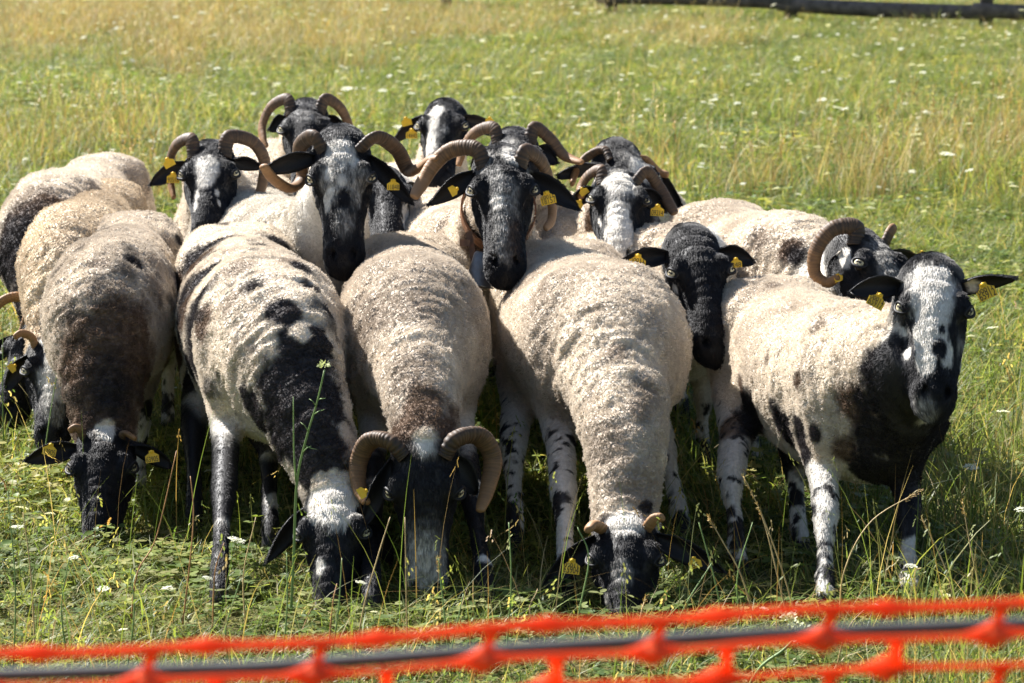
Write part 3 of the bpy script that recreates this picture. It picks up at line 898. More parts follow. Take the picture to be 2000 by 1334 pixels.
# ------------------------------------------------------------------ the flock
HAIR = float(os.environ.get('HAIR_SCALE', '1.0'))
FRONT, MIDDLE, BACK = .0066, .0080, .0095
FLOCK = [
 dict(id='a', graze=1, seed=11, label='sheep grazing with all black head, two tiny horn stubs and brown woolled neck',
  rump=(272, 7.85), withers=(210, 7.06), ws=.76, speck=.6, mot=1, hs=.98, vox=FRONT, poll=(200, 846, 6.68), nose=(192, 1068), roll=2, neck=1.15, leg='spot',
  ears=[(48, 884, -.02), (332, 896, .02)], horns=[dict(s=-1, pts=[(152, 836, .0), (134, 842, .0)], r=.014, pw=.5, blunt=1, n=14), dict(s=1, pts=[(243, 846, .0), (266, 858, -.01)], r=.013, pw=.5, blunt=1, n=14)],
  tags=[(97, 879, -.04, -12, 27, '63905'), (297, 893, -.03, 8, 27, '63905')],
  patches=[(210, 720, 140, 'b', .8), (205, 790, 105, 'b', .5), (225, 640, 75, 'b', 1.0), (150, 720, 60, 'b', .8), (275, 720, 70, 'b', .8), (225, 760, 60, 'k', 1.4), (262, 515, 20, 'k', .9), (195, 515, 18, 'g', .9), (300, 560, 36, 'g', .9), (240, 560, 24, 'g', .9), (330, 480, 26, 'g', .6), (350, 470, 16, 'k', .6),
           (205, 838, 20, 'w', .5), (290, 800, 18, 'k', .3)], nw=52000, nh=20000, tan=.16),
 dict(id='b', graze=1, seed=12, label='piebald black and cream sheep grazing, hornless black face with white crown',
  rump=(460, 7.52), withers=(535, 6.60), ws=.94, hs=1.0, speck=.75, vox=FRONT, poll=(650, 966, 6.12), nose=(640, 1216), roll=4, yaw=-.15, neck=1.08, leg='black', legz=.27,
  ears=[(523, 1082, -.03), (765, 1085, .06)], feet=dict(fr=(428, 1182), fl=(640, 1165), hr=(380, 1040), hl=(528, 1075)),
  patches=[(575, 770, 120, 'k', .3), (600, 860, 80, 'k', .3), (590, 690, 60, 'k', .3), (552, 605, 40, 'k', .4), (622, 662, 34, 'k', .3), (588, 650, 22, 'w', .4), (500, 800, 60, 'k', .4), (545, 840, 70, 'k', .3), (500, 870, 40, 'k', .3),
           (385, 515, 46, 'b', .5), (388, 505, 50, 'k', .8), (362, 572, 50, 'k', .8), (352, 650, 56, 'k', .8), (372, 740, 50, 'k', .6), (430, 470, 30, 'k', .9), (495, 560, 30, 'k', 1.0), (385, 605, 58, 'k', .5), (378, 690, 60, 'k', .5), (400, 535, 42, 'k', .5), (405, 620, 30, 'b', .8), (548, 475, 24, 'k', .7), (585, 520, 22, 'k', .7), (605, 562, 22, 'k', .7), (640, 610, 20, 'k', .7), (450, 590, 30, 'g', .9), (360, 600, 52, 'b', .6), (350, 690, 60, 'b', .5), (375, 720, 50, 'k', .6), (395, 640, 40, 'b', .7), (540, 470, 30, 'k', .9), (565, 510, 26, 'g', .6), (470, 520, 30, 'g', .9), (350, 560, 30, 'b', .6),
           (620, 900, 70, 'k', .3), (650, 962, 56, 'w', .3), (590, 985, 26, 'w', .4), (625, 1105, 12, 'w', .5), (612, 1180, 14, 'm', .5)], nw=52000, nh=20000),
 dict(id='c', graze=1, seed=13, label='grazing ram with thick ribbed curled horns, black face and grey grizzled muzzle',
  rump=(798, 7.35), withers=(810, 6.66), ws=.90, hs=1.0, vox=FRONT, poll=(828, 878, 6.10), nose=(830, 1172), roll=-2, neck=1.06, leg='black', legz=.26, head=1.04,
  ears=[(710, 1012, -.01), (932, 950, .05)], feet=dict(fr=(725, 1195), fl=(948, 1180)),
  horns=[dict(s=-1, pts=[(760, 862, .02), (722, 862, .05), (700, 905, .06), (702, 955, .03), (716, 985, .0)], r=.035, pw=.55, r1=.008), dict(s=1, pts=[(890, 858, .02), (935, 852, .05), (962, 895, .06), (952, 955, .03), (937, 1000, -.01)], r=.036, pw=.5, r1=.007)],
  tags=[(708, 962, -.05, -60, 22, None)],
  patches=[(815, 825, 100, 'b', .7), (800, 600, 62, 'g', 1.2), (720, 640, 60, 'g', 1.1), (800, 720, 60, 'g', 1.3), (830, 862, 26, 'w', .8), (828, 1085, 46, 'm', 1.0), (828, 1110, 44, 'm', .9), (828, 1130, 42, 'm', .8), (828, 1140, 40, 'm', .7), (940, 960, 30, 'w', .4), (945, 1090, 12, 'w', .6)], nw=52000, nh=22000, tan=.18),  # first grey patch: grey wool plus a painted shadow of the tall sheep's head
 dict(id='d', graze=1, seed=14, label='cream fleeced sheep grazing, black face with stumpy rounded horn stubs and wide ears',
  rump=(1092, 7.30), withers=(1190, 6.62), ws=1.04, hs=.98, vox=FRONT, poll=(1222, 1018, 6.02), nose=(1222, 1262), roll=-3, neck=1.08, leg='spot',
  ears=[(1060, 1136, -.02), (1415, 1102, .0)], feet=dict(fr=(1108, 1180), hr=(1005, 1075), hl=(1330, 1050)),
  horns=[dict(s=-1, pts=[(1160, 1026, -.01), (1148, 1036, -.03)], r=.021, pw=.3, blunt=1, n=16, c0=.5), dict(s=1, pts=[(1278, 1014, -.01), (1296, 1010, -.02)], r=.018, pw=.3, blunt=1, n=16, c0=.5)],
  tags=[(1116, 1108, -.05, -6, 34, '65904'), (1357, 1100, -.03, 15, 26, '65')],
  patches=[(1200, 690, 30, 'g', 1.2), (1262, 760, 36, 'g', 1.2), (1250, 800, 26, 'g', .9), (1180, 860, 60, 'g', 1.3), (1240, 950, 60, 'g', 1.3), (1100, 800, 40, 'g', 1.2), (1222, 1008, 36, 'w', .5), (1262, 990, 16, 'k', .6), (1215, 1115, 22, 'm', .6), (1185, 1165, 10, 'm', .6), (1120, 860, 18, 'k', .6)], nw=56000, nh=20000, tan=.08),
 dict(id='e', seed=15, label='standing sheep with black chest, cream spotted legs and white blaze face, no horns',
  rump=(1490, 6.98), withers=(1712, 6.28), ws=.92, hs=.90, vox=FRONT, neckmid=(1795, 700, 6.06), poll=(1826, 530, 6.08), nose=(1832, 770), roll=-2, yaw=.05, neck=1.0, leg='spot', bare_neck=1,
  ears=[(1664, 552, .0), (1987, 530, .0)], feet=dict(fr=(1612, 1188), fl=(1776, 1178), hr=(1440, 1120), hl=(1560, 1080)), small='00011',
  tags=[(1712, 588, -.05, -28, 34, '65917'), (1926, 570, -.03, 24, 38, '65912')],
  patches=[(1755, 760, 130, 'k', .35), (1790, 880, 110, 'k', .25), (1740, 930, 90, 'k', .3), (1680, 800, 70, 'b', .8), (1650, 880, 40, 'b', .9), (1845, 860, 70, 'k', .3), (1805, 960, 95, 'k', .3), (1830, 820, 80, 'k', .3), (1760, 1000, 60, 'k', .3), (1850, 960, 60, 'k', .3), (1790, 780, 70, 'k', .3), (1720, 860, 70, 'k', .5), (1805, 800, 26, 'm', .9), (1470, 800, 50, 'k', .5), (1530, 830, 44, 'k', .5), (1500, 860, 44, 'k', .4), (1450, 760, 30, 'b', .8), (1590, 850, 22, 'k', .5), (1530, 900, 44, 'k', .4), (1552, 972, 20, 'k', .3), (1575, 880, 30, 'k', .4), (1430, 830, 40, 'b', .7), (1560, 745, 20, 'b', .9), (1500, 700, 14, 'g', .7), (1510, 560, 20, 'g', .8), (1600, 640, 16, 'g', .7),
           (1640, 940, 9, 'k', .4), (1620, 1090, 8, 'k', .4),
           (1818, 560, 48, 'w', .5), (1822, 610, 34, 'w', .5), (1815, 655, 34, 'w', .5), (1808, 700, 24, 'w', .4), (1850, 690, 20, 'w', .4), (1840, 640, 7, 'k', .4), (1835, 680, 16, 'k', .4), (1775, 690, 12, 'w', .4), (1768, 650, 9, 'w', .4), (1880, 690, 8, 'w', .4), (1770, 545, 14, 'm', .6), (1872, 560, 14, 'm', .6), (1900, 555, 14, 'w', .3)], nw=52000, nh=24000),
 dict(id='f', seed=16, label='tall horned sheep with white streaked face and white back, head raised above the flock',
  rump=(470, 8.25), withers=(610, 7.62), ws=.92, hs=1.02, vox=MIDDLE, poll=(664, 280, 7.18), nose=(670, 502), head=1.04, roll=0, neck=1.0, leg='spot', bare_neck=1, cream=(.66, .61, .52),
  ears=[(512, 322, -.02), (802, 382, -.02)],
  horns=[dict(s=-1, pts=[(612, 268, .02), (585, 290, .07), (590, 345, .09), (568, 368, .05), (535, 350, .0), (513, 322, -.03)], r=.027, pw=.5, r1=.010, flat=.6), dict(s=1, pts=[(735, 268, .02), (775, 292, .07), (796, 330, .08), (815, 330, .03), (838, 312, .0), (856, 308, -.02)], r=.027, pw=.5, r1=.008, flat=.6)],
  tags=[(768, 362, -.05, 0, 24, '11848')],
  patches=[(668, 288, 26, 'w', .8), (655, 315, 30, 'm', .8), (648, 300, 13, 'w', .8), (690, 312, 11, 'w', .8), (642, 338, 10, 'w', .8), (668, 350, 9, 'w', .8), (645, 372, 10, 'w', .7), (680, 340, 36, 'm', 1.0), (640, 360, 20, 'm', .6), (638, 395, 14, 'w', .7), (702, 385, 13, 'm', .7), (672, 430, 20, 'm', .8), (655, 375, 14, 'm', .8), (615, 410, 12, 'w', .4), (735, 400, 12, 'w', .4), (672, 385, 14, 'k', .5), (560, 420, 7, 'g', .6)], nw=30000, nh=26000),
 dict(id='g', seed=17, label='ribbed horned sheep wearing the bell collar, greyish black face and yellow ear tags',
  rump=(850, 8.30), withers=(945, 7.62), ws=.95, hs=1.0, vox=MIDDLE, poll=(980, 308, 7.12), nose=(988, 510), head=1.06, roll=1, neck=1.0, leg='black',
  ears=[(840, 386, -.02), (1130, 392, -.02)],
  horns=[dict(s=-1, pts=[(930, 292, .02), (885, 292, .05), (850, 318, .05), (823, 360, .02), (808, 386, -.02)], r=.027, pw=.5, r1=.009, c1=1.0), dict(s=1, pts=[(1028, 296, .02), (1060, 320, .07), (1075, 370, .10), (1078, 425, .06), (1064, 448, .02)], r=.027, pw=.5, r1=.006, c1=1.0)],
  tags=[(886, 372, -.05, -62, 20, None), (1070, 388, -.05, 14, 30, '18157')], small='00011',
  patches=[(925, 480, 50, 'b', .6), (1020, 470, 40, 'b', .6), (992, 300, 20, 'w', .7), (945, 315, 22, 'm', .7), (968, 340, 16, 'm', .7), (971, 388, 13, 'w', .7), (990, 370, 24, 'm', 1.2), (990, 420, 30, 'm', 1.1), (990, 470, 30, 'm', .9), (915, 410, 9, 'w', .5), (1038, 420, 9, 'w', .5), (1030, 330, 8, 'm', .6)], nw=30000, nh=26000),
 dict(id='h', seed=18, label='hornless sheep with plain glossy black face raised between two fleeced backs',
  rump=(1140, 7.95), withers=(1325, 7.45), ws=.90, hs=.95, vox=MIDDLE, poll=(1358, 466, 6.95), nose=(1402, 668), head=1.0, roll=-2, yaw=.12, neck=.92, leg='spot', bare_neck=1,
  ears=[(1208, 498, .0), (1472, 498, .02)], small='00011',
  tags=[(1245, 512, -.05, -6, 32, '56248'), (1438, 514, -.03, 5, 22, '248')],
  patches=[(1340, 930, 40, 'k', .4), (1365, 880, 26, 'k', .4), (1318, 560, 8, 'w', .5)], nw=26000, nh=22000),
 dict(id='i', seed=19, label='sheep with mostly white muzzle and face, one horn broken off blunt at its end',
  rump=(1065, 8.60), withers=(1160, 8.02), ws=.9, hs=.93, vox=MIDDLE, poll=(1208, 342, 7.62), nose=(1212, 488), head=1.0, roll=2, neck=.9, leg='black',
  ears=[(1112, 386, .0), (1300, 402, .02)],
  horns=[dict(s=-1, pts=[(1172, 332, .02), (1148, 344, .04), (1134, 368, .04), (1136, 385, .0)], r=.023, pw=.5, r1=.008), dict(s=1, pts=[(1262, 336, .02), (1285, 362, .04), (1305, 395, .02), (1318, 418, -.01)], r=.022, pw=.2, r1=.004, blunt=1, c1=.4)],
  tags=[(1140, 374, -.04, 35, 18, None), (1130, 398, -.05, -30, 18, None), (1284, 412, -.05, -4, 26, '09214')],
  patches=[(1160, 450, 44, 'b', .5), (1212, 350, 32, 'w', .6), (1190, 350, 18, 'w', .6), (1212, 380, 22, 'm', 1.0), (1208, 415, 26, 'w', .5), (1212, 445, 34, 'w', .4), (1212, 470, 30, 'w', .4), (1165, 350, 10, 'w', .6), (1265, 355, 10, 'w', .6), (1172, 430, 10, 'w', .4), (1258, 425, 9, 'w', .4), (1213, 462, 12, 'm', .8)], nw=24000, nh=20000),
 dict(id='j', seed=20, label='horned sheep half hidden behind the white muzzled one, shaggy black and white crown',
  rump=(1235, 9.10), withers=(1250, 8.60), ws=.85, hs=.92, vox=BACK, poll=(1222, 296, 8.05), nose=(1288, 474), head=1.0, roll=6, yaw=.25, neck=.9, leg='black',
  ears=[(1088, 334, .0), (1335, 400, .06)],
  horns=[dict(s=-1, pts=[(1180, 293, .02), (1148, 306, .04), (1125, 335, .02), (1117, 360, -.02)], r=.025, pw=.5, r1=.008), dict(s=1, pts=[(1262, 312, .03), (1285, 335, .04), (1306, 342, .03)], r=.016, pw=.3, blunt=1, n=24, c0=.6)],
  patches=[(1245, 300, 16, 'm', .8), (1250, 325, 22, 'w', .6), (1218, 300, 12, 'm', .8), (1285, 425, 14, 'm', .8), (1280, 460, 18, 'm', .8)], nw=14000, nh=18000),
 dict(id='k', seed=21, label='sheep with one big round horn, head turned aside behind the white blazed one',
  rump=(1392, 8.00), withers=(1545, 7.42), ws=.95, hs=1.0, vox=MIDDLE, poll=(1702, 462, 7.02), nose=(1800, 640), head=1.04, roll=8, yaw=.55, neck=.98, leg='spot', bare_neck=1, neckmid=(1645, 585, 7.15),
  ears=[(1622, 552, .02, .4), (1812, 506, .10)],
  horns=[dict(s=-1, pts=[(1670, 444, -.01), (1625, 448, -.02), (1594, 490, -.02), (1592, 535, -.02), (1615, 552, -.03), (1640, 540, -.05)], r=.029, pw=.5, r1=.006, flat=.8), dict(s=1, pts=[(1738, 454, .04), (1747, 444, .06)], r=.021, pw=.3, n=14, blunt=1)],
  tags=[(1638, 543, -.05, 20, 18, None), (1800, 498, .06, -8, 18, None)],
  patches=[(1545, 492, 34, 'b', .7), (1558, 500, 30, 'k', .9), (1480, 470, 30, 'g', .9), (1735, 520, 22, 'm', 1.0), (1720, 480, 24, 'm', 1.2), (1650, 580, 10, 'k', .4), (1685, 592, 9, 'k', .4), (1700, 615, 20, 'k', .5), (1650, 500, 16, 'w', .4)], nw=34000, nh=22000),
 dict(id='l', seed=22, label='horned sheep with white star on its black forehead, twin tags in one ear',
  rump=(545, 9.15), withers=(452, 8.62), ws=.92, hs=.97, vox=BACK, poll=(408, 290, 8.12), nose=(404, 446), head=1.04, roll=0, neck=.98, leg='black',
  ears=[(292, 346, .0), (512, 316, .04)],
  horns=[dict(s=-1, pts=[(372, 272, .02), (344, 284, .05), (331, 320, .07), (334, 360, .05), (340, 388, .02)], r=.027, pw=.5, r1=.007), dict(s=1, pts=[(448, 268, .02), (492, 276, .05), (516, 312, .06), (514, 352, .04), (504, 384, .0), (498, 378, -.02)], r=.028, pw=.5, r1=.007)],
  tags=[(330, 318, -.04, 28, 22, None), (338, 348, -.05, 0, 24, '90518')],
  patches=[(402, 322, 24, 'w', .5), (400, 345, 18, 'w', .6), (385, 380, 8, 'w', .5), (382, 400, 8, 'w', .5), (424, 375, 6, 'w', .5), (428, 395, 5, 'w', .5), (400, 378, 12, 'k', .6), (465, 390, 14, 'w', .5), (520, 350, 26, 'g', .9)], nw=18000, nh=18000),
 dict(id='m', seed=23, label='farthest horned sheep with plain black face and horns spread down to both sides',
  rump=(520, 9.95), withers=(575, 9.32), ws=.9, hs=.97, vox=BACK, poll=(596, 206, 8.80), nose=(600, 345), head=1.03, roll=0, neck=.95, leg='black',
  ears=[(525, 242, .0), (672, 242, .0)],
  horns=[dict(s=-1, pts=[(560, 194, .02), (530, 208, .05), (513, 242, .05), (514, 272, .02), (521, 288, .0)], r=.026, pw=.5, r1=.006), dict(s=1, pts=[(636, 194, .02), (662, 208, .05), (679, 238, .05), (686, 264, .02)], r=.026, pw=.5, r1=.006)],
  patches=[(600, 225, 12, 'm', .9), (602, 260, 10, 'm', .9)], nw=14000, nh=16000),
 dict(id='n', seed=24, label='hornless sheep at the rear with white blaze and long drooping tagged ears',
  rump=(800, 9.85), withers=(845, 9.40), ws=.78, hs=.86, vox=BACK, poll=(866, 204, 8.95), nose=(852, 332), head=1.0, roll=2, yaw=-.12, neck=.9, leg='black',
  ears=[(765, 270, .0), (974, 250, .02)],
  tags=[(794, 238, -.03, 15, 20, None), (804, 262, -.05, 0, 22, '14440'), (956, 236, -.01, -5, 16, None)],
  patches=[(852, 215, 16, 'w', .5), (845, 240, 12, 'w', .5), (838, 280, 20, 'w', .5), (850, 300, 18, 'm', .6), (870, 250, 8, 'm', .8), (855, 255, 10, 'm', .9)], nw=10000, nh=16000),
 dict(id='o', seed=25, label='black headed sheep with wide sweeping horns right behind the belled one',
  rump=(1000, 9.10), withers=(1010, 8.58), ws=.82, hs=.93, vox=BACK, poll=(1004, 262, 8.02), nose=(1012, 410), head=1.04, roll=0, neck=.95, leg='black',
  ears=[(920, 310, .03), (1088, 304, .0)],
  horns=[dict(s=-1, pts=[(962, 250, .02), (930, 258, .05), (908, 285, .06), (895, 325, .04)], r=.026, pw=.5, r1=.006), dict(s=1, pts=[(1045, 250, .02), (1075, 272, .04), (1102, 304, .02), (1138, 318, -.03)], r=.026, pw=.45, r1=.006)],
  patches=[(1003, 275, 12, 'm', .9)], nw=10000, nh=16000),
 dict(id='p', graze=1, seed=26, label='grazing sheep with dark woolled shoulder and long brown horn at the flock edge',
  rump=(222, 9.15), withers=(108, 8.35), ws=.82, hs=1.02, vox=MIDDLE, poll=(68, 628, 7.92), nose=(-5, 790), head=1.0, roll=-10, yaw=-.35, neck=1.15, leg='black',
  ears=[(-40, 700, .0), (120, 690, .1)],
  horns=[dict(s=-1, pts=[(62, 592, .0), (35, 580, -.01), (5, 588, -.02), (-25, 620, -.02)], r=.023, pw=.5, r1=.008, c0=.55, c1=.4)],
  patches=[(50, 470, 90, 'b', .7), (30, 500, 110, 'k', .9), (90, 410, 60, 'b', .9), (60, 380, 40, 'g', .9), (275, 340, 50, 'g', .8), (40, 600, 60, 'k', .4), (20, 440, 40, 'b', .6), (10, 560, 60, 'k', .4), (110, 420, 40, 'g', .9), (270, 340, 36, 'g', .9), (250, 300, 24, 'g', 1.0)], nw=30000, nh=12000),
 dict(id='q', graze=1, seed=27, label='beige sheep grazing with mottled white and black face and one small orange horn',
  rump=(212, 8.66), withers=(150, 7.80), ws=.74, hs=.98, vox=MIDDLE, poll=(100, 668, 7.45), nose=(103, 846), head=.95, roll=-4, yaw=.2, neck=1.05, leg='black', cream=(.62, .51, .37),
  ears=[(12, 748, .0), (175, 735, .08)],
  horns=[dict(s=-1, pts=[(62, 660, .0), (42, 651, -.01), (27, 660, -.02)], r=.015, pw=.4, r1=.007, n=26, c0=.7, c1=.3)],
  tags=[(24, 718, -.02, -50, 18, None)],
  patches=[(95, 655, 20, 'w', .4), (100, 740, 30, 'w', .6), (85, 765, 12, 'k', .5), (108, 800, 22, 'm', .6), (114, 742, 30, 'w', .5), (96, 700, 12, 'w', .6), (100, 745, 26, 'm', .7), (115, 730, 16, 'w', .5), (92, 780, 20, 'm', .8), (62, 690, 10, 'm', .5)], nw=26000, nh=14000, tan=.04),
 dict(id='r', seed=28, label='dark cheeked sheep peering out behind the tall white streaked one, spotted throat',
  rump=(765, 9.15), withers=(775, 8.60), ws=.85, hs=.92, vox=BACK, poll=(752, 336, 8.02), nose=(768, 470), head=1.0, roll=4, yaw=.1, neck=1.0, leg='black', bare_neck=1,
  ears=[(690, 400, .03), (822, 372, .05)],
  patches=[(790, 430, 30, 'w', .3), (785, 420, 6, 'k', .3), (770, 430, 7, 'k', .3), (762, 450, 7, 'k', .3)], nw=10000, nh=16000),
]
only = os.environ.get('ONLY')
for sp in FLOCK:
    if only and sp['id'] not in only: continue
    t1 = time.time()
    make_sheep(sp)
print('flock done', round(time.time() - T0, 1))

# ------------------------------------------------------------------ collar and bell of the horned leader
if 'g' in SHEEP:
    root, sp, fr = SHEEP['g']
    nk = fr['neck']; i = 8
    c, t, u, s_ = nk.P[i], nk.T[i], nk.U[i], nk.S[i]
    ring_o, vs, fs = [], [], []
    for k in range(40):
        a = 2 * math.pi * k / 40
        hgt = nk.HU[i] if math.sin(a) > 0 else nk.HD[i]
        for dt, dr in ((-.018, .006), (.018, .006), (.018, .011), (-.018, .011)):
            vs.append(c + t * dt + s_ * math.cos(a) * (nk.W[i] + dr) + u * math.sin(a) * (hgt + dr))
    for k in range(40):
        for j in range(4):
            a, b = k * 4 + j, k * 4 + (j + 1) % 4
            fs.append((a, b, (b + 4) % 160, (a + 4) % 160))
    collar = add_mesh('collar', vs, fs, M_LEATHER, root, smooth=False)
    top = at(944, 492, 7.06)
    org = np.array(root.location)
    st = Build(); st.box(at(922, 490, 7.08), RGT * .007 + UPV * .002, FWD * .003, -UPV * .045 + RGT * .008); st.box(at(908, 474, 7.06), RGT * .012, FWD * .004, UPV * .008)
    st.out('strap', M_LEATHER, collar, smooth=False, origin=org)
    vs, fs = [], []
    prof = [(0, .004), (.0, .016), (.006, .021), (.03, .025), (.06, .030), (.078, .035), (.082, .036), (.082, .033), (.05, .026), (.012, .018)]
    ang = math.radians(-8)
    dn = -UPV * math.cos(ang) + RGT * math.sin(ang); ex = RGT * math.cos(ang) + UPV * math.sin(ang); ey = np.cross(dn, ex)
    for zz, r in prof:
        for k in range(24):
            a = 2 * math.pi * k / 24
            ca, sa = math.cos(a), math.sin(a)
            vs.append(top + dn * zz + ex * r * np.sign(ca) * abs(ca) ** .75 + ey * r * .7 * np.sign(sa) * abs(sa) ** .75)
    for j in range(len(prof) - 1):
        for k in range(24):
            a, b = j * 24 + k, j * 24 + (k + 1) % 24
            fs.append((a, b, b + 24, a + 24))
    fs.append(tuple(range(24)))
    add_mesh('bell', vs, fs, M_BELL, collar, origin=org)

# ------------------------------------------------------------------ meadow ground
def ground_mat():
    m, nt, out = new_mat('meadow_soil')
    p = N(nt, 'ShaderNodeBsdfPrincipled', Roughness=0.95)
    p.inputs['Specular IOR Level'].default_value = 0.1
    tc = N(nt, 'ShaderNodeTexCoord')
    n1 = N(nt, 'ShaderNodeTexNoise', Scale=0.7, Detail=6.0); n2 = N(nt, 'ShaderNodeTexNoise', Scale=35.0, Detail=5.0)
    for n in (n1, n2): nt.links.new(tc.outputs['Object'], n.inputs['Vector'])
    c1 = ramp(nt, n1.outputs['Fac'], [(0.35, (0.075, 0.085, 0.025)), (0.65, (0.15, 0.125, 0.05))])
    c2 = ramp(nt, n2.outputs['Fac'], [(0.3, (0.35, 0.35, 0.3)), (0.7, (1.2, 1.2, 1.1))])
    nt.links.new(mix_col(nt, 1.0, c1, c2, 'MULTIPLY'), p.inputs['Base Color'])
    b = N(nt, 'ShaderNodeBump', Strength=0.8, Distance=0.03)
    nt.links.new(n2.outputs['Fac'], b.inputs['Height']); nt.links.new(b.outputs[0], p.inputs['Normal'])
    nt.links.new(p.outputs[0], out.inputs[0])
    return m
gv, gf = [], []
ys = np.concatenate([np.linspace(-6, 60, 67), [80, 120, 200, 400, 900]]); xs = np.concatenate([[-600, -200, -80, -40], np.linspace(-20, 20, 41), [40, 80, 200, 600]])
for y in ys:
    for x in xs:
        gv.append((x, y, 0.0 if 2 < y < 26 or abs(x) > 60 else .02 * math.sin(x * .3 + y * .21)))
for j in range(len(ys) - 1):
    for i in range(len(xs) - 1):
        a = j * len(xs) + i
        gf.append((a, a + 1, a + 1 + len(xs), a + len(xs)))
tag(add_mesh('meadow_ground', gv, gf, ground_mat(), origin=(0, 0, 0)), kind='structure')

# ------------------------------------------------------------------ grass
def leaf_mat(name, trans, rough=0.5, spec=0.3, vary=.35):
    m, nt, out = new_mat(name)
    p = N(nt, 'ShaderNodeBsdfPrincipled', Roughness=rough); p.inputs['Specular IOR Level'].default_value = spec
    a = N(nt, 'ShaderNodeAttribute', attribute_name='col')
    oi = N(nt, 'ShaderNodeObjectInfo')
    k = ramp(nt, oi.outputs['Random'], [(0.0, (1 - vary, 1 - vary * .8, 1 - vary)), (0.5, (1, 1, 1)), (1.0, (1 + vary, 1 + vary * .5, 1 - vary * .2))])
    c = mix_col(nt, 1.0, a.outputs['Color'], k, 'MULTIPLY')
    t = N(nt, 'ShaderNodeBsdfTranslucent')
    nt.links.new(c, p.inputs['Base Color'])
    nt.links.new(mix_col(nt, 1.0, c, (1.18, 1.15, .68), 'MULTIPLY'), t.inputs['Color'])
    mx = N(nt, 'ShaderNodeMixShader', Fac=trans)
    nt.links.new(p.outputs[0], mx.inputs[1]); nt.links.new(t.outputs[0], mx.inputs[2])
    nt.links.new(mx.outputs[0], out.inputs[0])
    return m
M_GRASS = leaf_mat('grass_blade', .52)
M_STRAW = leaf_mat('dry_straw', .30, .6, .2, .2)
M_PETAL = leaf_mat('white_petal', .35, .7, .1, .06)

GREENS = np.array([(.122, .172, .040), (.160, .208, .050), (.200, .232, .070), (.098, .150, .042), (.26, .27, .11)])
STRAWS = np.array([(.42, .33, .15), (.36, .26, .11), (.48, .40, .22), (.30, .19, .08)])

class Tuft:
    def __init__(s): s.V, s.F, s.C = [], [], []
    def strip(s, P, w, side, col):
        """a tapering blade along P"""
        o = len(s.V); n = len(P)
        for i in range(n):
            s.V.append(P[i] - side * w[i]); s.V.append(P[i] + side * w[i]); s.C += [col, col]
        for i in range(n - 1):
            a = o + 2 * i
            s.F.append((a, a + 1, a + 3, a + 2))
    def blade(s, b, hgt, bend, az, wid, col, n=4):
        d = np.array([math.cos(az), math.sin(az), 0]); sd = np.array([-d[1], d[0], 0])
        a = rng.uniform(-.9, .9); sd = sd * math.cos(a) + d * math.sin(a) 
        t = np.linspace(0, 1, n)
        P = [b + d * bend * hgt * q ** 1.8 + np.array([0, 0, hgt * (q - .35 * bend * q * q)]) for q in t]
        s.strip(P, wid * (1 - t ** 1.6 * .92), sd, col)
    def leaf(s, c, d, nrm, L, W, col):
        sd = np.cross(d, nrm); o = len(s.V)
        for a, b in ((0, 0), (.35, .5), (.8, .42), (1, 0), (.8, -.42), (.35, -.5)):
            s.V.append(c + d * L * a + sd * W * b + nrm * abs(b) * W * .25); s.C.append(col)
        s.F += [(o, o + 1, o + 2, o + 3), (o, o + 3, o + 4, o + 5)]
    def mesh(s, name, mat):
        me = mesh_from(name, np.array(s.V), s.F, True)
        me.attributes.new('col', 'FLOAT_COLOR', 'POINT').data.foreach_set('color', np.column_stack([np.array(s.C), np.ones(len(s.C))]).astype(np.float32).ravel())
        me.materials.append(mat)
        return me

def pick(A, j=.18):
    return A[rng.integers(len(A))] * (1 + rng.normal() * j)

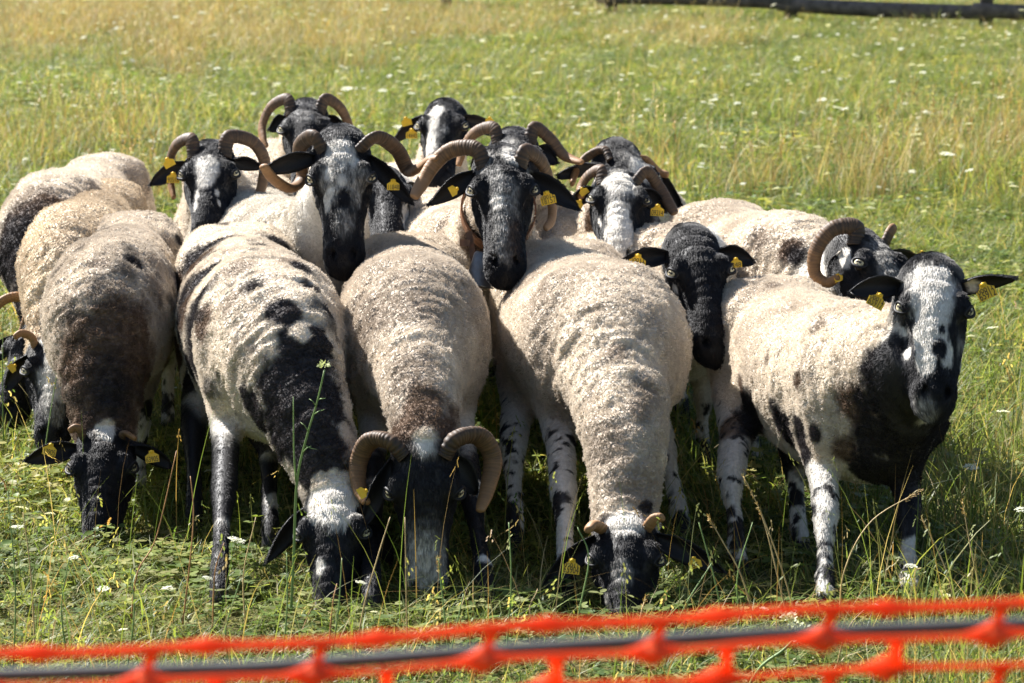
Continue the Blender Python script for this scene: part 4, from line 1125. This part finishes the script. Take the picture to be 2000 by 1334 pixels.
def tuft(kind):
    t = Tuft(); R_ = .15
    def pos():
        r, a = R_ * math.sqrt(rng.random()), rng.uniform(0, 2 * math.pi)
        return np.array([r * math.cos(a), r * math.sin(a), -.005])
    if kind == 'turf':
        for _ in range(120): t.blade(pos(), rng.uniform(.04, .13), rng.uniform(.1, 1.2), rng.uniform(0, 6.28), rng.uniform(.0012, .0026), pick(GREENS))
        for _ in range(14): t.blade(pos(), rng.uniform(.05, .16), rng.uniform(.2, 1.4), rng.uniform(0, 6.28), .0012, pick(STRAWS))
    elif kind == 'herb':
        for _ in range(60): t.blade(pos(), rng.uniform(.03, .10), rng.uniform(.2, 1.2), rng.uniform(0, 6.28), rng.uniform(.0012, .0024), pick(GREENS))
        for _ in range(46):
            b = pos(); hgt = rng.uniform(.02, .085); az = rng.uniform(0, 6.28)
            top = b + np.array([math.cos(az) * .02, math.sin(az) * .02, hgt])
            col = pick(GREENS, .2) * 1.1
            t.strip([b, (b + top) / 2, top], [.0009] * 3, np.array([1., 0, 0]), col)
            nn = unit(np.array([rng.normal() * .35, rng.normal() * .35, 1]))
            for q in range(rng.integers(3, 6)):
                a = az + q * 2.1 + rng.normal() * .2
                d = unit(np.array([math.cos(a), math.sin(a), rng.uniform(-.1, .4)])); L = rng.uniform(.010, .022)
                t.leaf(top, d, unit(nn - d * nn.dot(d)), L, L * rng.uniform(.45, .8), col)
    elif kind == 'long':
        for _ in range(60): t.blade(pos(), rng.uniform(.12, .30), rng.uniform(.1, .9), rng.uniform(0, 6.28), rng.uniform(.0010, .0022), pick(GREENS), 5)
        for _ in range(40): t.blade(pos(), rng.uniform(.05, .15), rng.uniform(.2, 1.3), rng.uniform(0, 6.28), rng.uniform(.0012, .0024), pick(GREENS))
        for _ in range(14): t.blade(pos(), rng.uniform(.15, .34), rng.uniform(.1, .8), rng.uniform(0, 6.28), .0010, pick(STRAWS), 5)
    elif kind == 'dry':
        for _ in range(50): t.blade(pos(), rng.uniform(.15, .42), rng.uniform(.05, .6), rng.uniform(0, 6.28), rng.uniform(.0008, .0016), pick(STRAWS), 5)
        for _ in range(45): t.blade(pos(), rng.uniform(.06, .2), rng.uniform(.2, 1.0), rng.uniform(0, 6.28), rng.uniform(.0012, .0022), pick(GREENS))
        for _ in range(10):
            b = pos(); hgt = rng.uniform(.25, .45); az = rng.uniform(0, 6.28); col = pick(STRAWS)
            t.blade(b, hgt, .3, az, .0009, col, 5)
            tip = b + np.array([math.cos(az) * .3 * hgt, math.sin(az) * .3 * hgt, hgt * .895])
            for q in range(7):
                d = unit(np.array([rng.normal() * .5, rng.normal() * .5, 1])); t.leaf(tip - np.array([0, 0, .05]) + np.array([0, 0, .009 * q]), d, unit(np.cross(d, [1, .3, 0])), .012, .005, col * 1.1)
    elif kind == 'wisp':
        for _ in range(9):
            b = pos() * 1.3; hgt = rng.uniform(.12, .34); az = rng.uniform(0, 6.28); bd = rng.uniform(.05, .7)
            col = pick(STRAWS) if rng.random() < .45 else pick(GREENS) * 1.15
            t.blade(b, hgt, bd, az, rng.uniform(.0007, .0012), col, 6)
            if rng.random() < .5:
                tip = b + np.array([math.cos(az) * bd * hgt, math.sin(az) * bd * hgt, hgt * (1 - .35 * bd)])
                for q in range(6):
                    d = unit(np.array([rng.normal() * .5 + math.cos(az) * bd, rng.normal() * .5 + math.sin(az) * bd, .8])); t.leaf(tip - d * .006 * q, d, unit(np.cross(d, [1, .3, 0])), .009, .0035, col * 1.1)
    return t

src = bpy.data.collections.new('grass_tufts')
KINDS = ['herb'] * 3 + ['turf'] * 3 + ['long'] * 3 + ['dry'] * 3 + ['wisp'] * 4
for i, k in enumerate(KINDS):
    o = bpy.data.objects.new(f'tuft_{i:02d}_{k}', tuft(k).mesh('tuft', M_GRASS if k != 'dry' else M_STRAW))
    src.objects.link(o)

def scatter(name, label, P, rot, scl, idx, src=src, cat='grass'):
    me = bpy.data.meshes.new(name)
    me.vertices.add(len(P)); me.vertices.foreach_set('co', np.asarray(P, np.float32).ravel())
    for nm, ty, key, val in (('rot', 'FLOAT_VECTOR', 'vector', rot), ('scl', 'FLOAT_VECTOR', 'vector', scl), ('idx', 'INT', 'value', idx)):
        me.attributes.new(nm, ty, 'POINT').data.foreach_set(key, np.asarray(val, np.int32 if ty == 'INT' else np.float32).ravel())
    o = link(bpy.data.objects.new(name, me))
    ng = bpy.data.node_groups.new(name, 'GeometryNodeTree')
    ng.interface.new_socket('Geometry', in_out='INPUT', socket_type='NodeSocketGeometry')
    ng.interface.new_socket('Geometry', in_out='OUTPUT', socket_type='NodeSocketGeometry')
    gi, go = ng.nodes.new('NodeGroupInput'), ng.nodes.new('NodeGroupOutput')
    ci = ng.nodes.new('GeometryNodeCollectionInfo'); ci.inputs['Collection'].default_value = src
    ci.inputs['Separate Children'].default_value = True; ci.inputs['Reset Children'].default_value = True
    ip = ng.nodes.new('GeometryNodeInstanceOnPoints'); ip.inputs['Pick Instance'].default_value = True
    def attr(nm, ty):
        n = ng.nodes.new('GeometryNodeInputNamedAttribute'); n.data_type = ty; n.inputs['Name'].default_value = nm
        return n.outputs['Attribute']
    ng.links.new(gi.outputs[0], ip.inputs['Points']); ng.links.new(ci.outputs[0], ip.inputs['Instance'])
    ng.links.new(attr('rot', 'FLOAT_VECTOR'), ip.inputs['Rotation']); ng.links.new(attr('scl', 'FLOAT_VECTOR'), ip.inputs['Scale']); ng.links.new(attr('idx', 'INT'), ip.inputs['Instance Index'])
    ng.links.new(ip.outputs[0], go.inputs[0])
    md = o.modifiers.new('scatter', 'NODES'); md.node_group = ng
    tag(o, label, cat, kind='stuff')
    return o

def patch_points(y0, y1, step, margin):
    out = []
    y = y0
    while y < y1:
        hw_ = (y + .5) / 6.0 * (1.0 if y < 13 else 1.35) + margin
        for x in np.arange(-hw_, hw_, step):
            out.append((x + rng.uniform(-.5, .5) * step, y + rng.uniform(-.5, .5) * step, 0))
        y += step
    return np.array(out)

def grow(name, label, P, mul, far):
    n = len(P)
    xr = P[:, 0] / (P[:, 1] / 6)
    dry = fnoise(P, .45, 5, 3) + (.16 * sstep(14, 26, P[:, 1]) * sstep(.6, -.7, xr) if far else -.3)
    lng = fnoise(P, .8, 9, 3)
    r = rng.random(n)
    idx = np.where(r < .45, rng.integers(0, 3, n), rng.integers(3, 6, n))
    right = sstep(.72, .95, xr) * sstep(8.5, 6.8, P[:, 1])
    plong = np.clip((.16 if far else .05) + lng * .35 + .35 * right, 0, .7)
    idx = np.where(rng.random(n) < plong, rng.integers(6, 9, n), idx)
    pdry = np.clip((.14 if far else .0) + dry * .9, 0, .7)
    idx = np.where(rng.random(n) < pdry, rng.integers(9, 12, n), idx)
    sc = rng.uniform(.75, 1.3, n) * mul
    zf = np.where(idx >= 6, (.62 if far else .62), (.75 if far else .72)) * (1 - .35 * sstep(17, 24, P[:, 1]))
    zf = np.where(right > .3, np.maximum(zf, .8), np.where(P[:, 1] < 6.6, zf * .62, zf))
    scl = np.stack([sc, sc, sc * rng.uniform(.75, 1.25, n) * zf], 1)
    rot = np.stack([rng.normal(0, .06, n), rng.normal(0, .06, n), rng.uniform(0, 6.28, n)], 1)
    return scatter(name, label, P, rot, scl, idx)

if not os.environ.get('NOGRASS'):
    grow('grass', 'short leafy green grass and clover under and before the flock', patch_points(3.6, 13, .13, 1.3), 1.0, False)
    grow('grass', 'yellow green meadow grass with straw coloured stalks behind the flock', patch_points(13, 48, .24, 2.0), 1.35, True)

    P = patch_points(4.6, 9.0, .30, .8); n_ = len(P)
    scatter('thin_grass_stems', 'thin upright grass stems standing above the short turf', P, np.stack([rng.normal(0, .1, n_), rng.normal(0, .1, n_), rng.uniform(0, 6.28, n_)], 1), np.stack([rng.uniform(.8, 1.2, n_)] * 3, 1), rng.integers(12, 16, n_))

# ------------------------------------------------------------------ flowers and stalks one can tell apart
def umbel(hgt, rad, dome, lean, head_only=False, density=22):
    """white carrot flower: stem and umbel as two tufts"""
    st, um = Tuft(), Tuft()
    g = np.array((.13, .19, .05))
    t = np.linspace(0, 1, 6)
    P = np.array([[lean[0] * q ** 1.6, lean[1] * q ** 1.6, hgt * q] for q in t])
    for sd in (np.array([1., 0, 0]), np.array([0, 1., 0])): st.strip(list(P), np.full(6, .0016) * (1.3 - .5 * t), sd, g)
    for q in (.3, .5, .66):
        c = np.array([lean[0] * q ** 1.6, lean[1] * q ** 1.6, hgt * q]); az = rng.uniform(0, 6.28)
        for k in range(7):
            d = unit(np.array([math.cos(az + rng.normal() * .6), math.sin(az + rng.normal() * .6), rng.uniform(.1, .9)]))
            st.strip([c, c + d * .02, c + d * rng.uniform(.03, .055)], [.0011, .0009, .0003], unit(np.cross(d, [0, 0, 1])), g * 1.1)
    top = P[-1]
    ax = unit(P[-1] - P[-2]); e1 = unit(np.cross(ax, [0, 1, .1])); e2 = np.cross(ax, e1)
    for k in range(density):
        r = rad * math.sqrt((k + .5) / density); a = k * 2.39996
        c = top + (e1 * math.cos(a) + e2 * math.sin(a)) * r + ax * (rad * .55 + dome * (1 - (r / rad) ** 2) * rad + rng.normal() * .0015)
        st.strip([top, (top + c) / 2 - ax * rad * .05, c], [.0007] * 3, unit(np.cross(c - top, [.3, .2, 1])), g * 1.1)
        fr_ = rad * .30
        for q in range(6):
            b = q * 1.047 + rng.normal() * .2; d = unit(e1 * math.cos(b) + e2 * math.sin(b) + ax * rng.normal() * .25)
            um.leaf(c + ax * rng.uniform(0, .002), d, ax, fr_ * rng.uniform(.7, 1.1), fr_ * .62, np.array((.74, .74, .66)) * (1 + rng.normal() * .05))
    return st.mesh('stem', M_GRASS), um.mesh('umbel', M_PETAL)

VAR = [umbel(h_, r_, d_, l_) for h_, r_, d_, l_ in ((.30, .026, .15, (.02, .01)), (.22, .032, .1, (-.03, .01)), (.36, .022, .3, (.03, -.02)), (.26, .036, .05, (.0, .03)), (.18, .028, .2, (-.02, -.02)))]
def flower(p, v, sc, label, group):
    o = empty('wild_carrot', p)
    o.rotation_euler = (rng.normal() * .08, rng.normal() * .08, rng.uniform(0, 6.28)); o.scale = (sc, sc, sc)
    for nm, me in zip(('stem', 'umbel'), VAR[v]): link(bpy.data.objects.new(nm, me), o)
    tag(o, label, 'flower', group)
for px, py, v, sc in ((205, 1225, 3, .30), (390, 1200, 1, .32), (425, 1245, 0, .62), (335, 1225, 4, .4), (682, 1262, 0, .40), (728, 1252, 4, .28), (30, 1090, 1, .45), (95, 1075, 4, .4), (250, 1290, 1, .25), (960, 830, 2, .5),
                      (1912, 1010, 1, .5), (1880, 1015, 3, .45), (1960, 960, 0, .6), (1905, 790, 2, .5), (1945, 720, 1, .5), (1985, 1080, 4, .5), (45, 1180, 0, .5), (150, 1150, 4, .35), (1765, 1245, 0, .45), (1700, 1240, 4, .3), (1480, 1245, 4, .3), (425, 1010, 1, .45)):
    who = 'grazing black headed sheep with horn stubs' if px < 300 else 'piebald grazing sheep' if px < 760 else 'belled ram' if px < 1400 else 'standing sheep with the white blaze'
    flower(ground(px, py), v, sc, 'white umbel flower in the grass near the ' + who.replace('belled ram', 'ram with ribbed horns'), 'flowers near the flock')
far_l = 'white umbel flower dotted in the meadow behind the flock'
k = 0
while k < 270:
    y = 9.8 + 18.5 * rng.random() ** .8; x = rng.uniform(-1, 1) * (y / 6 + .3)
    if y < 10.2 and abs(x) < 1.2: continue
    if vnoise(np.array([[x, y, 0]]), .35, 77)[0] + .25 * x / (y / 6) < rng.uniform(-.9, .25): continue
    flower((x, y, 0), rng.integers(5), rng.uniform(.4, .9), far_l, 'flowers across the meadow'); k += 1

fsrc = bpy.data.collections.new('small_flowers')
for i, (st_, um_) in enumerate(VAR):
    fsrc.objects.link(bpy.data.objects.new(f'flower_{i}', um_))
nf_ = 1900
P = np.stack([rng.uniform(-1, 1, nf_), 10.2 + 24 * rng.random(nf_) ** .75, np.zeros(nf_)], 1); P[:, 0] *= P[:, 1] / 6 + 1.0
keep_ = (vnoise(P, .4, 31) + .3 * P[:, 0] / (P[:, 1] / 6) > -.35)
P = P[keep_]; nf_ = len(P)
sc = rng.uniform(.22, .55, nf_)
scatter('small_white_flowers', 'sprinkling of small white flower heads across the meadow', P, np.stack([rng.normal(0, .2, nf_), rng.normal(0, .2, nf_), rng.uniform(0, 6, nf_)], 1), np.stack([sc] * 3, 1), rng.integers(0, 5, nf_), fsrc, 'flowers')

# the tall carrot stalk with a green bud standing before the piebald sheep
tall = empty('wild_carrot', ground(568, 1205))
D0 = ground(568, 1205)[1]
b = Build(); b.tube([at(x, y, D0 - .02) for x, y in ((568, 1205), (574, 1080), (580, 940), (600, 850), (618, 790), (634, 722))], [.0032, .003, .0028, .0024, .002, .0018], 6, n=20)
b.tube([at(x, y, D0 - .02) for x, y in ((578, 942), (574, 880), (573, 775))], [.002, .0016, .0009], 5, n=8)
for x, y, dx, dy in ((590, 885, 18, -14), (603, 845, -16, -20), (612, 810, 22, -10), (622, 780, 14, -2), (596, 870, 24, 8), (618, 795, -14, -16)):
    b.tube([at(x, y, D0 - .02), at(x + dx * .5, y + dy * .7, D0 - .03), at(x + dx, y + dy, D0 - .02)], [.0014, .001, .0004], 4)
M_STEM = plain('green_stem', (.16, .24, .07), .5, .2, 40)
b.out('stem', M_STEM, tall)
bt = Tuft()
c0 = at(633, 716, D0 - .02)
for k in range(70):
    d = unit(np.array([rng.normal(), rng.normal(), abs(rng.normal()) * .6])); 
    bt.leaf(c0 + d * rng.uniform(.002, .010) , d, unit(np.cross(d, [.2, .5, .3])), .006, .003, np.array((.42, .47, .28)) * (1 + rng.normal() * .15))
bo = bpy.data.objects.new('umbel', bt.mesh('umbel', M_PETAL))
me = bo.data; co = np.empty(len(me.vertices) * 3, np.float32); me.vertices.foreach_get('co', co)
me.vertices.foreach_set('co', (co.reshape(-1, 3) - np.array(tall.location)).astype(np.float32).ravel())
link(bo, tall)
tag(tall, 'tall thin carrot stalk with green bud standing before the piebald sheep', 'flower')

# the closed umbel leaning over the orange netting
M_DRY = plain('dry_stalk', (.42, .30, .13), .6, .3, 60)
M_RUST = plain('rusty_stalk', (.34, .17, .06), .6, .3, 60)
cl = empty('wild_carrot', ground(1440, 1395))
b = Build(); Dn = ground(1440, 1395)[1]
b.tube([at(x, y, Dn) for x, y in ((1440, 1395), (1480, 1310), (1530, 1270), (1556, 1245))], [.0035, .003, .0026, .0024], 6, n=14)
b.out('stem', M_STEM, cl)
bt = Tuft(); p0, p1 = at(1556, 1245, Dn), at(1575, 1205, Dn)
axu = unit(at(1540, 1196, Dn) - p0)
for k in range(160):
    q = rng.random(); a = rng.uniform(0, 6.28)
    c_ = p0 + (at(1600, 1250, Dn) - at(1537, 1195, Dn)) * (q - .5) * .95 + UPV * .012 * (1 - abs(2 * q - 1)) * rng.normal() + FWD * rng.normal() * .012 + UPV * .022
    d = unit(np.array([rng.normal(), rng.normal(), rng.normal()])); bt.leaf(c_, d, unit(np.cross(d, [.2, .5, .3])), .008, .005, np.array((.60, .62, .46)) * (1 + rng.normal() * .12))
bo = bpy.data.objects.new('umbel', bt.mesh('umbel', M_PETAL)); me = bo.data
co = np.empty(len(me.vertices) * 3, np.float32); me.vertices.foreach_get('co', co)
me.vertices.foreach_set('co', (co.reshape(-1, 3) - np.array(cl.location)).astype(np.float32).ravel())
link(bo, cl)
tag(cl, 'pale closed umbel on a bent stem rising behind the orange netting', 'flower')

# single stalks
def near_who(px):
    return 'the black headed grazer with horn stubs' if px < 330 else 'the piebald grazing sheep' if px < 700 else 'the grazing ram' if px < 1000 else 'the cream grazer with rounded stubs' if px < 1400 else 'the standing sheep with black chest'

def stalk(name, pts, rad, mat, label, group, seed_head=None):
    base = ground(*pts[0]); D = base[1]
    o = empty(name, base)
    P = [base] + [at(x, y, D + .02 * i) for i, (x, y) in enumerate(pts[1:])]
    b = Build(); b.tube(P, np.linspace(rad, rad * .45, len(P)), 5, n=len(P) * 5); b.out('stem', mat, o)
    if seed_head:
        t_ = Tuft(); e = P[-1]; dr = unit(P[-1] - P[-2])
        for k in range(26):
            c_ = e - dr * seed_head * k / 26 + np.array([rng.normal(), rng.normal(), rng.normal()]) * .0015
            d = unit(dr + np.array([rng.normal(), rng.normal(), rng.normal()]) * .4)
            t_.leaf(c_ - np.array(o.location), d, unit(np.cross(d, [.3, 1, .2])), .008, .003, pick(STRAWS))
        link(bpy.data.objects.new('seed_head', t_.mesh('seed_head', M_STRAW)), o)
    tag(o, label, 'grass stalk', group)
g1, l1 = 'dry stalks before the flock', 'thin dry straw coloured grass stalk rising before the flock'
for pts, sh in (([(690, 1300), (712, 1180), (740, 1080), (762, 1010)], 0), ([(797, 1330), (794, 1180), (791, 1010)], 0), ([(1562, 1235), (1530, 1120), (1490, 1010), (1452, 930)], .05), ([(1545, 1240), (1520, 1130), (1498, 1040), (1480, 985)], .03),
                ([(1640, 1230), (1648, 1120), (1700, 1020), (1798, 958)], .04), ([(1480, 1245), (1450, 1130), (1410, 1055), (1382, 1008)], .03), ([(1150, 1330), (1040, 1210), (1050, 1150)], 0), ([(480, 1230), (476, 1120), (500, 1010)], 0),
                ([(1238, 1330), (1250, 1210), (1262, 1165)], .03), ([(1330, 1330), (1340, 1180)], .02), ([(70, 1290), (60, 1120), (45, 1000)], 0), ([(1630, 1320), (1655, 1230), (1700, 1180)], 0), ([(1880, 1250), (1850, 1120), (1800, 1010)], .03), ([(1935, 1230), (1900, 1090), (1880, 980)], .03)):
    stalk('grass_stalk', pts, .0019, M_DRY, ('thin dry straw stalk with a seed head before ' if sh else 'thin bare dry straw stalk before ') + near_who(pts[0][0]), g1, sh)
g2, l2 = 'reddish stalks beside the piebald sheep', 'reddish brown bent stalk growing beside the piebald sheep'
for pts in ([(355, 1235), (372, 1090), (378, 1000), (372, 930)], [(640, 1290), (650, 1180), (658, 1140)], [(415, 1240), (420, 1120), (438, 1060)], [(255, 1225), (268, 1120), (305, 1050), (345, 880)]):
    stalk('grass_stalk', pts, .0020, M_RUST, l2, g2)
g3, l3 = 'green stalks before the flock', 'fresh green grass stalk rising upright before the flock'
for pts, sh in (([(882, 1330), (868, 1200), (856, 1090)], .03), ([(870, 1320), (890, 1230), (905, 1160)], 0), ([(640, 1330), (660, 1200), (668, 1090)], 0), ([(545, 1330), (560, 1200), (560, 1080)], 0), ([(985, 1320), (998, 1150), (994, 1020)], 0), ([(1110, 1320), (1130, 1200), (1150, 1090), (1128, 1030)], 0),
                ([(1290, 1330), (1330, 1200), (1390, 1100)], 0), ([(1425, 1290), (1400, 1150), (1365, 1020)], 0), ([(1450, 1240), (1440, 1130), (1470, 1020)], 0), ([(1790, 1330), (1800, 1230), (1815, 1125)], 0), ([(25, 1330), (30, 1150), (15, 960)], 0), ([(245, 1330), (262, 1200), (255, 1110)], 0), ([(135, 1310), (120, 1190), (135, 1090)], 0), ([(460, 1330), (440, 1240), (470, 1130)], 0), ([(80, 940), (95, 830), (112, 725)], 0), ([(8, 900), (5, 760), (6, 610)], 0)):
    stalk('grass_stalk', pts, .0021, M_STEM, ('fresh green grass stalk with a seed head before ' if sh else 'fresh green bare grass stalk before ') + near_who(pts[0][0]), g3, sh)
print('plants done', round(time.time() - T0, 1))

# ------------------------------------------------------------------ wooden rail fence far behind
M_WOOD = plain('weathered_wood', (.10, .085, .075), .85, .45, 14, .6)
fa, fb = np.array([gx(1180, 28.7), 28.7, 0]), np.array([gx(1910, 26.3), 26.3, 0])
fd = unit(fb - fa); gap = np.linalg.norm(fb - fa) / 2.03
fence = empty('rail_fence', fb)
for i in range(-5, 4):
    p = fb + fd * gap * i
    b = Build(); hgt = 1.15 + rng.normal() * .03
    b.tube([p + [0, 0, -.1], p + [0, 0, hgt * .5] + rng.normal(size=3) * .006, p + [0, 0, hgt]], [.062, .058, .054], 9); b.out('post', M_WOOD, fence)
for i in range(-5, 3):
    p, q = fb + fd * (gap * i - .08), fb + fd * (gap * (i + 1) + .08)
    for zz in (.17, .56, .97):
        b = Build(); dz = rng.normal(size=2) * .015; back = np.array([-fd[1], fd[0], 0]) * -.075
        m_ = (p + q) / 2
        b.tube([p + back + [0, 0, zz + dz[0]], m_ + back + [0, 0, zz + dz.mean() + rng.normal() * .008], q + back + [0, 0, zz + dz[1]]], [.062, .068, .06], 8, n=7); b.out('rail', M_WOOD, fence)
tag(fence, 'weathered dark wooden rail fence along the far edge of the meadow', 'fence')

# ------------------------------------------------------------------ orange safety netting close to the camera
def net_mat():
    m, nt, out = new_mat('orange_plastic')
    p = N(nt, 'ShaderNodeBsdfPrincipled', Roughness=.35); p.inputs['Specular IOR Level'].default_value = .5
    tc = N(nt, 'ShaderNodeTexCoord'); no = N(nt, 'ShaderNodeTexNoise', Scale=14.0, Detail=3.0)
    nt.links.new(tc.outputs['Object'], no.inputs['Vector'])
    c = ramp(nt, no.outputs['Fac'], [(.3, (.82, .10, .015)), (.7, (.92, .15, .03))])
    nt.links.new(c, p.inputs['Base Color'])
    t = N(nt, 'ShaderNodeBsdfTranslucent'); nt.links.new(c, t.inputs['Color'])
    mx = N(nt, 'ShaderNodeMixShader', Fac=.5)
    nt.links.new(p.outputs[0], mx.inputs[1]); nt.links.new(t.outputs[0], mx.inputs[2]); nt.links.new(mx.outputs[0], out.inputs[0])
    return m
M_NET = net_mat()
M_ROPE = plain('grey_hose', (.05, .053, .056), .6, .2, 30)
NY = 1.9
net = empty('barrier_net', at(1000, 1225, NY) * np.array([1, 1, 0]))
def top_row(px): return np.interp(px, [-400, 0, 500, 1000, 1500, 2000, 2400], [1292, 1276, 1262, 1226, 1196, 1176, 1162])
def strand(f, w, dy, wob, xs_, name):
    P = [at(x, f(x) + wob * math.sin(x * .011 + dy * 90), NY + dy) for x in xs_]
    vs, fs = [], []
    for i, p in enumerate(P):
        ww = w(xs_[i]) if callable(w) else w
        for a, b_ in ((-1, -1), (1, -1), (1, 1), (-1, 1)): vs.append(p + UPV * ww * a + FWD * .0013 * b_)
    for i in range(len(P) - 1):
        for j in range(4):
            a, b_ = i * 4 + j, i * 4 + (j + 1) % 4
            fs.append((a, b_, b_ + 4, a + 4))
    fs += [(0, 1, 2, 3), (len(vs) - 4, len(vs) - 1, len(vs) - 2, len(vs) - 3)]
    return add_mesh(name, vs, fs, M_NET, net)
xs_ = list(range(-500, 2520, 12))
PIT = 332.0
def bulge(x0, w0, w1):
    return lambda x: w0 + (w1 - w0) * max(0, 1 - abs(((x - x0 + PIT / 2) % PIT) - PIT / 2) / 75) ** 2.2
rows = 22
for r in range(rows):
    off = 62 * r
    x0 = 1275 if r % 2 else 1275 + PIT / 2 - 40
    layer = .0 if r < 2 else .05 + .002 * r
    strand(lambda x, o_=off: top_row(x) + o_ * (1 - .00004 * (x - 1000)), bulge(x0, .0020 if r else .0030, .0100 if r else .0060), layer, 3.0, xs_, 'strand')
for r in range(rows - 1):
    x0 = 1275 if r % 2 == 0 else 1275 + PIT / 2 - 40
    for k in range(-6, 5):
        xa = x0 + k * PIT + (18 if r else 22); xb = x0 + k * PIT - (0 if r % 2 == 0 else -20)
        la, lb = (.0 if r < 2 else .05 + .002 * r), (.0 if r + 1 < 2 else .05 + .002 * (r + 1))
        pa, pb = at(xa, top_row(xa) + 62 * r, NY + la), at(xb, top_row(xb) + 62 * (r + 1), NY + lb)
        b = Build(); ax_ = (pb - pa)
        n_ = 5
        vs, fs = [], []
        for i in range(n_):
            t = i / (n_ - 1); w = .0030 + .0060 * abs(2 * t - 1) ** 2.5
            for a, c_ in ((-1, -1), (1, -1), (1, 1), (-1, 1)): vs.append(pa + ax_ * t + RGT * w * a + FWD * .0011 * c_)
        for i in range(n_ - 1):
            for j in range(4):
                a, c_ = i * 4 + j, i * 4 + (j + 1) % 4
                fs.append((a, c_, c_ + 4, a + 4))
        add_mesh('web', vs, fs, M_NET, net)
tag(net, 'bright orange plastic safety netting strung low in front of the flock', 'netting')
hose = Build()
hose.tube([at(x, top_row(x) + 42, NY + .16) for x in range(-500, 2520, 60)], .0045, 10)
tag(hose.out('grey_cord', M_ROPE), 'dark grey cord running along just behind the orange netting', 'cord')
print('scene done', round(time.time() - T0, 1))
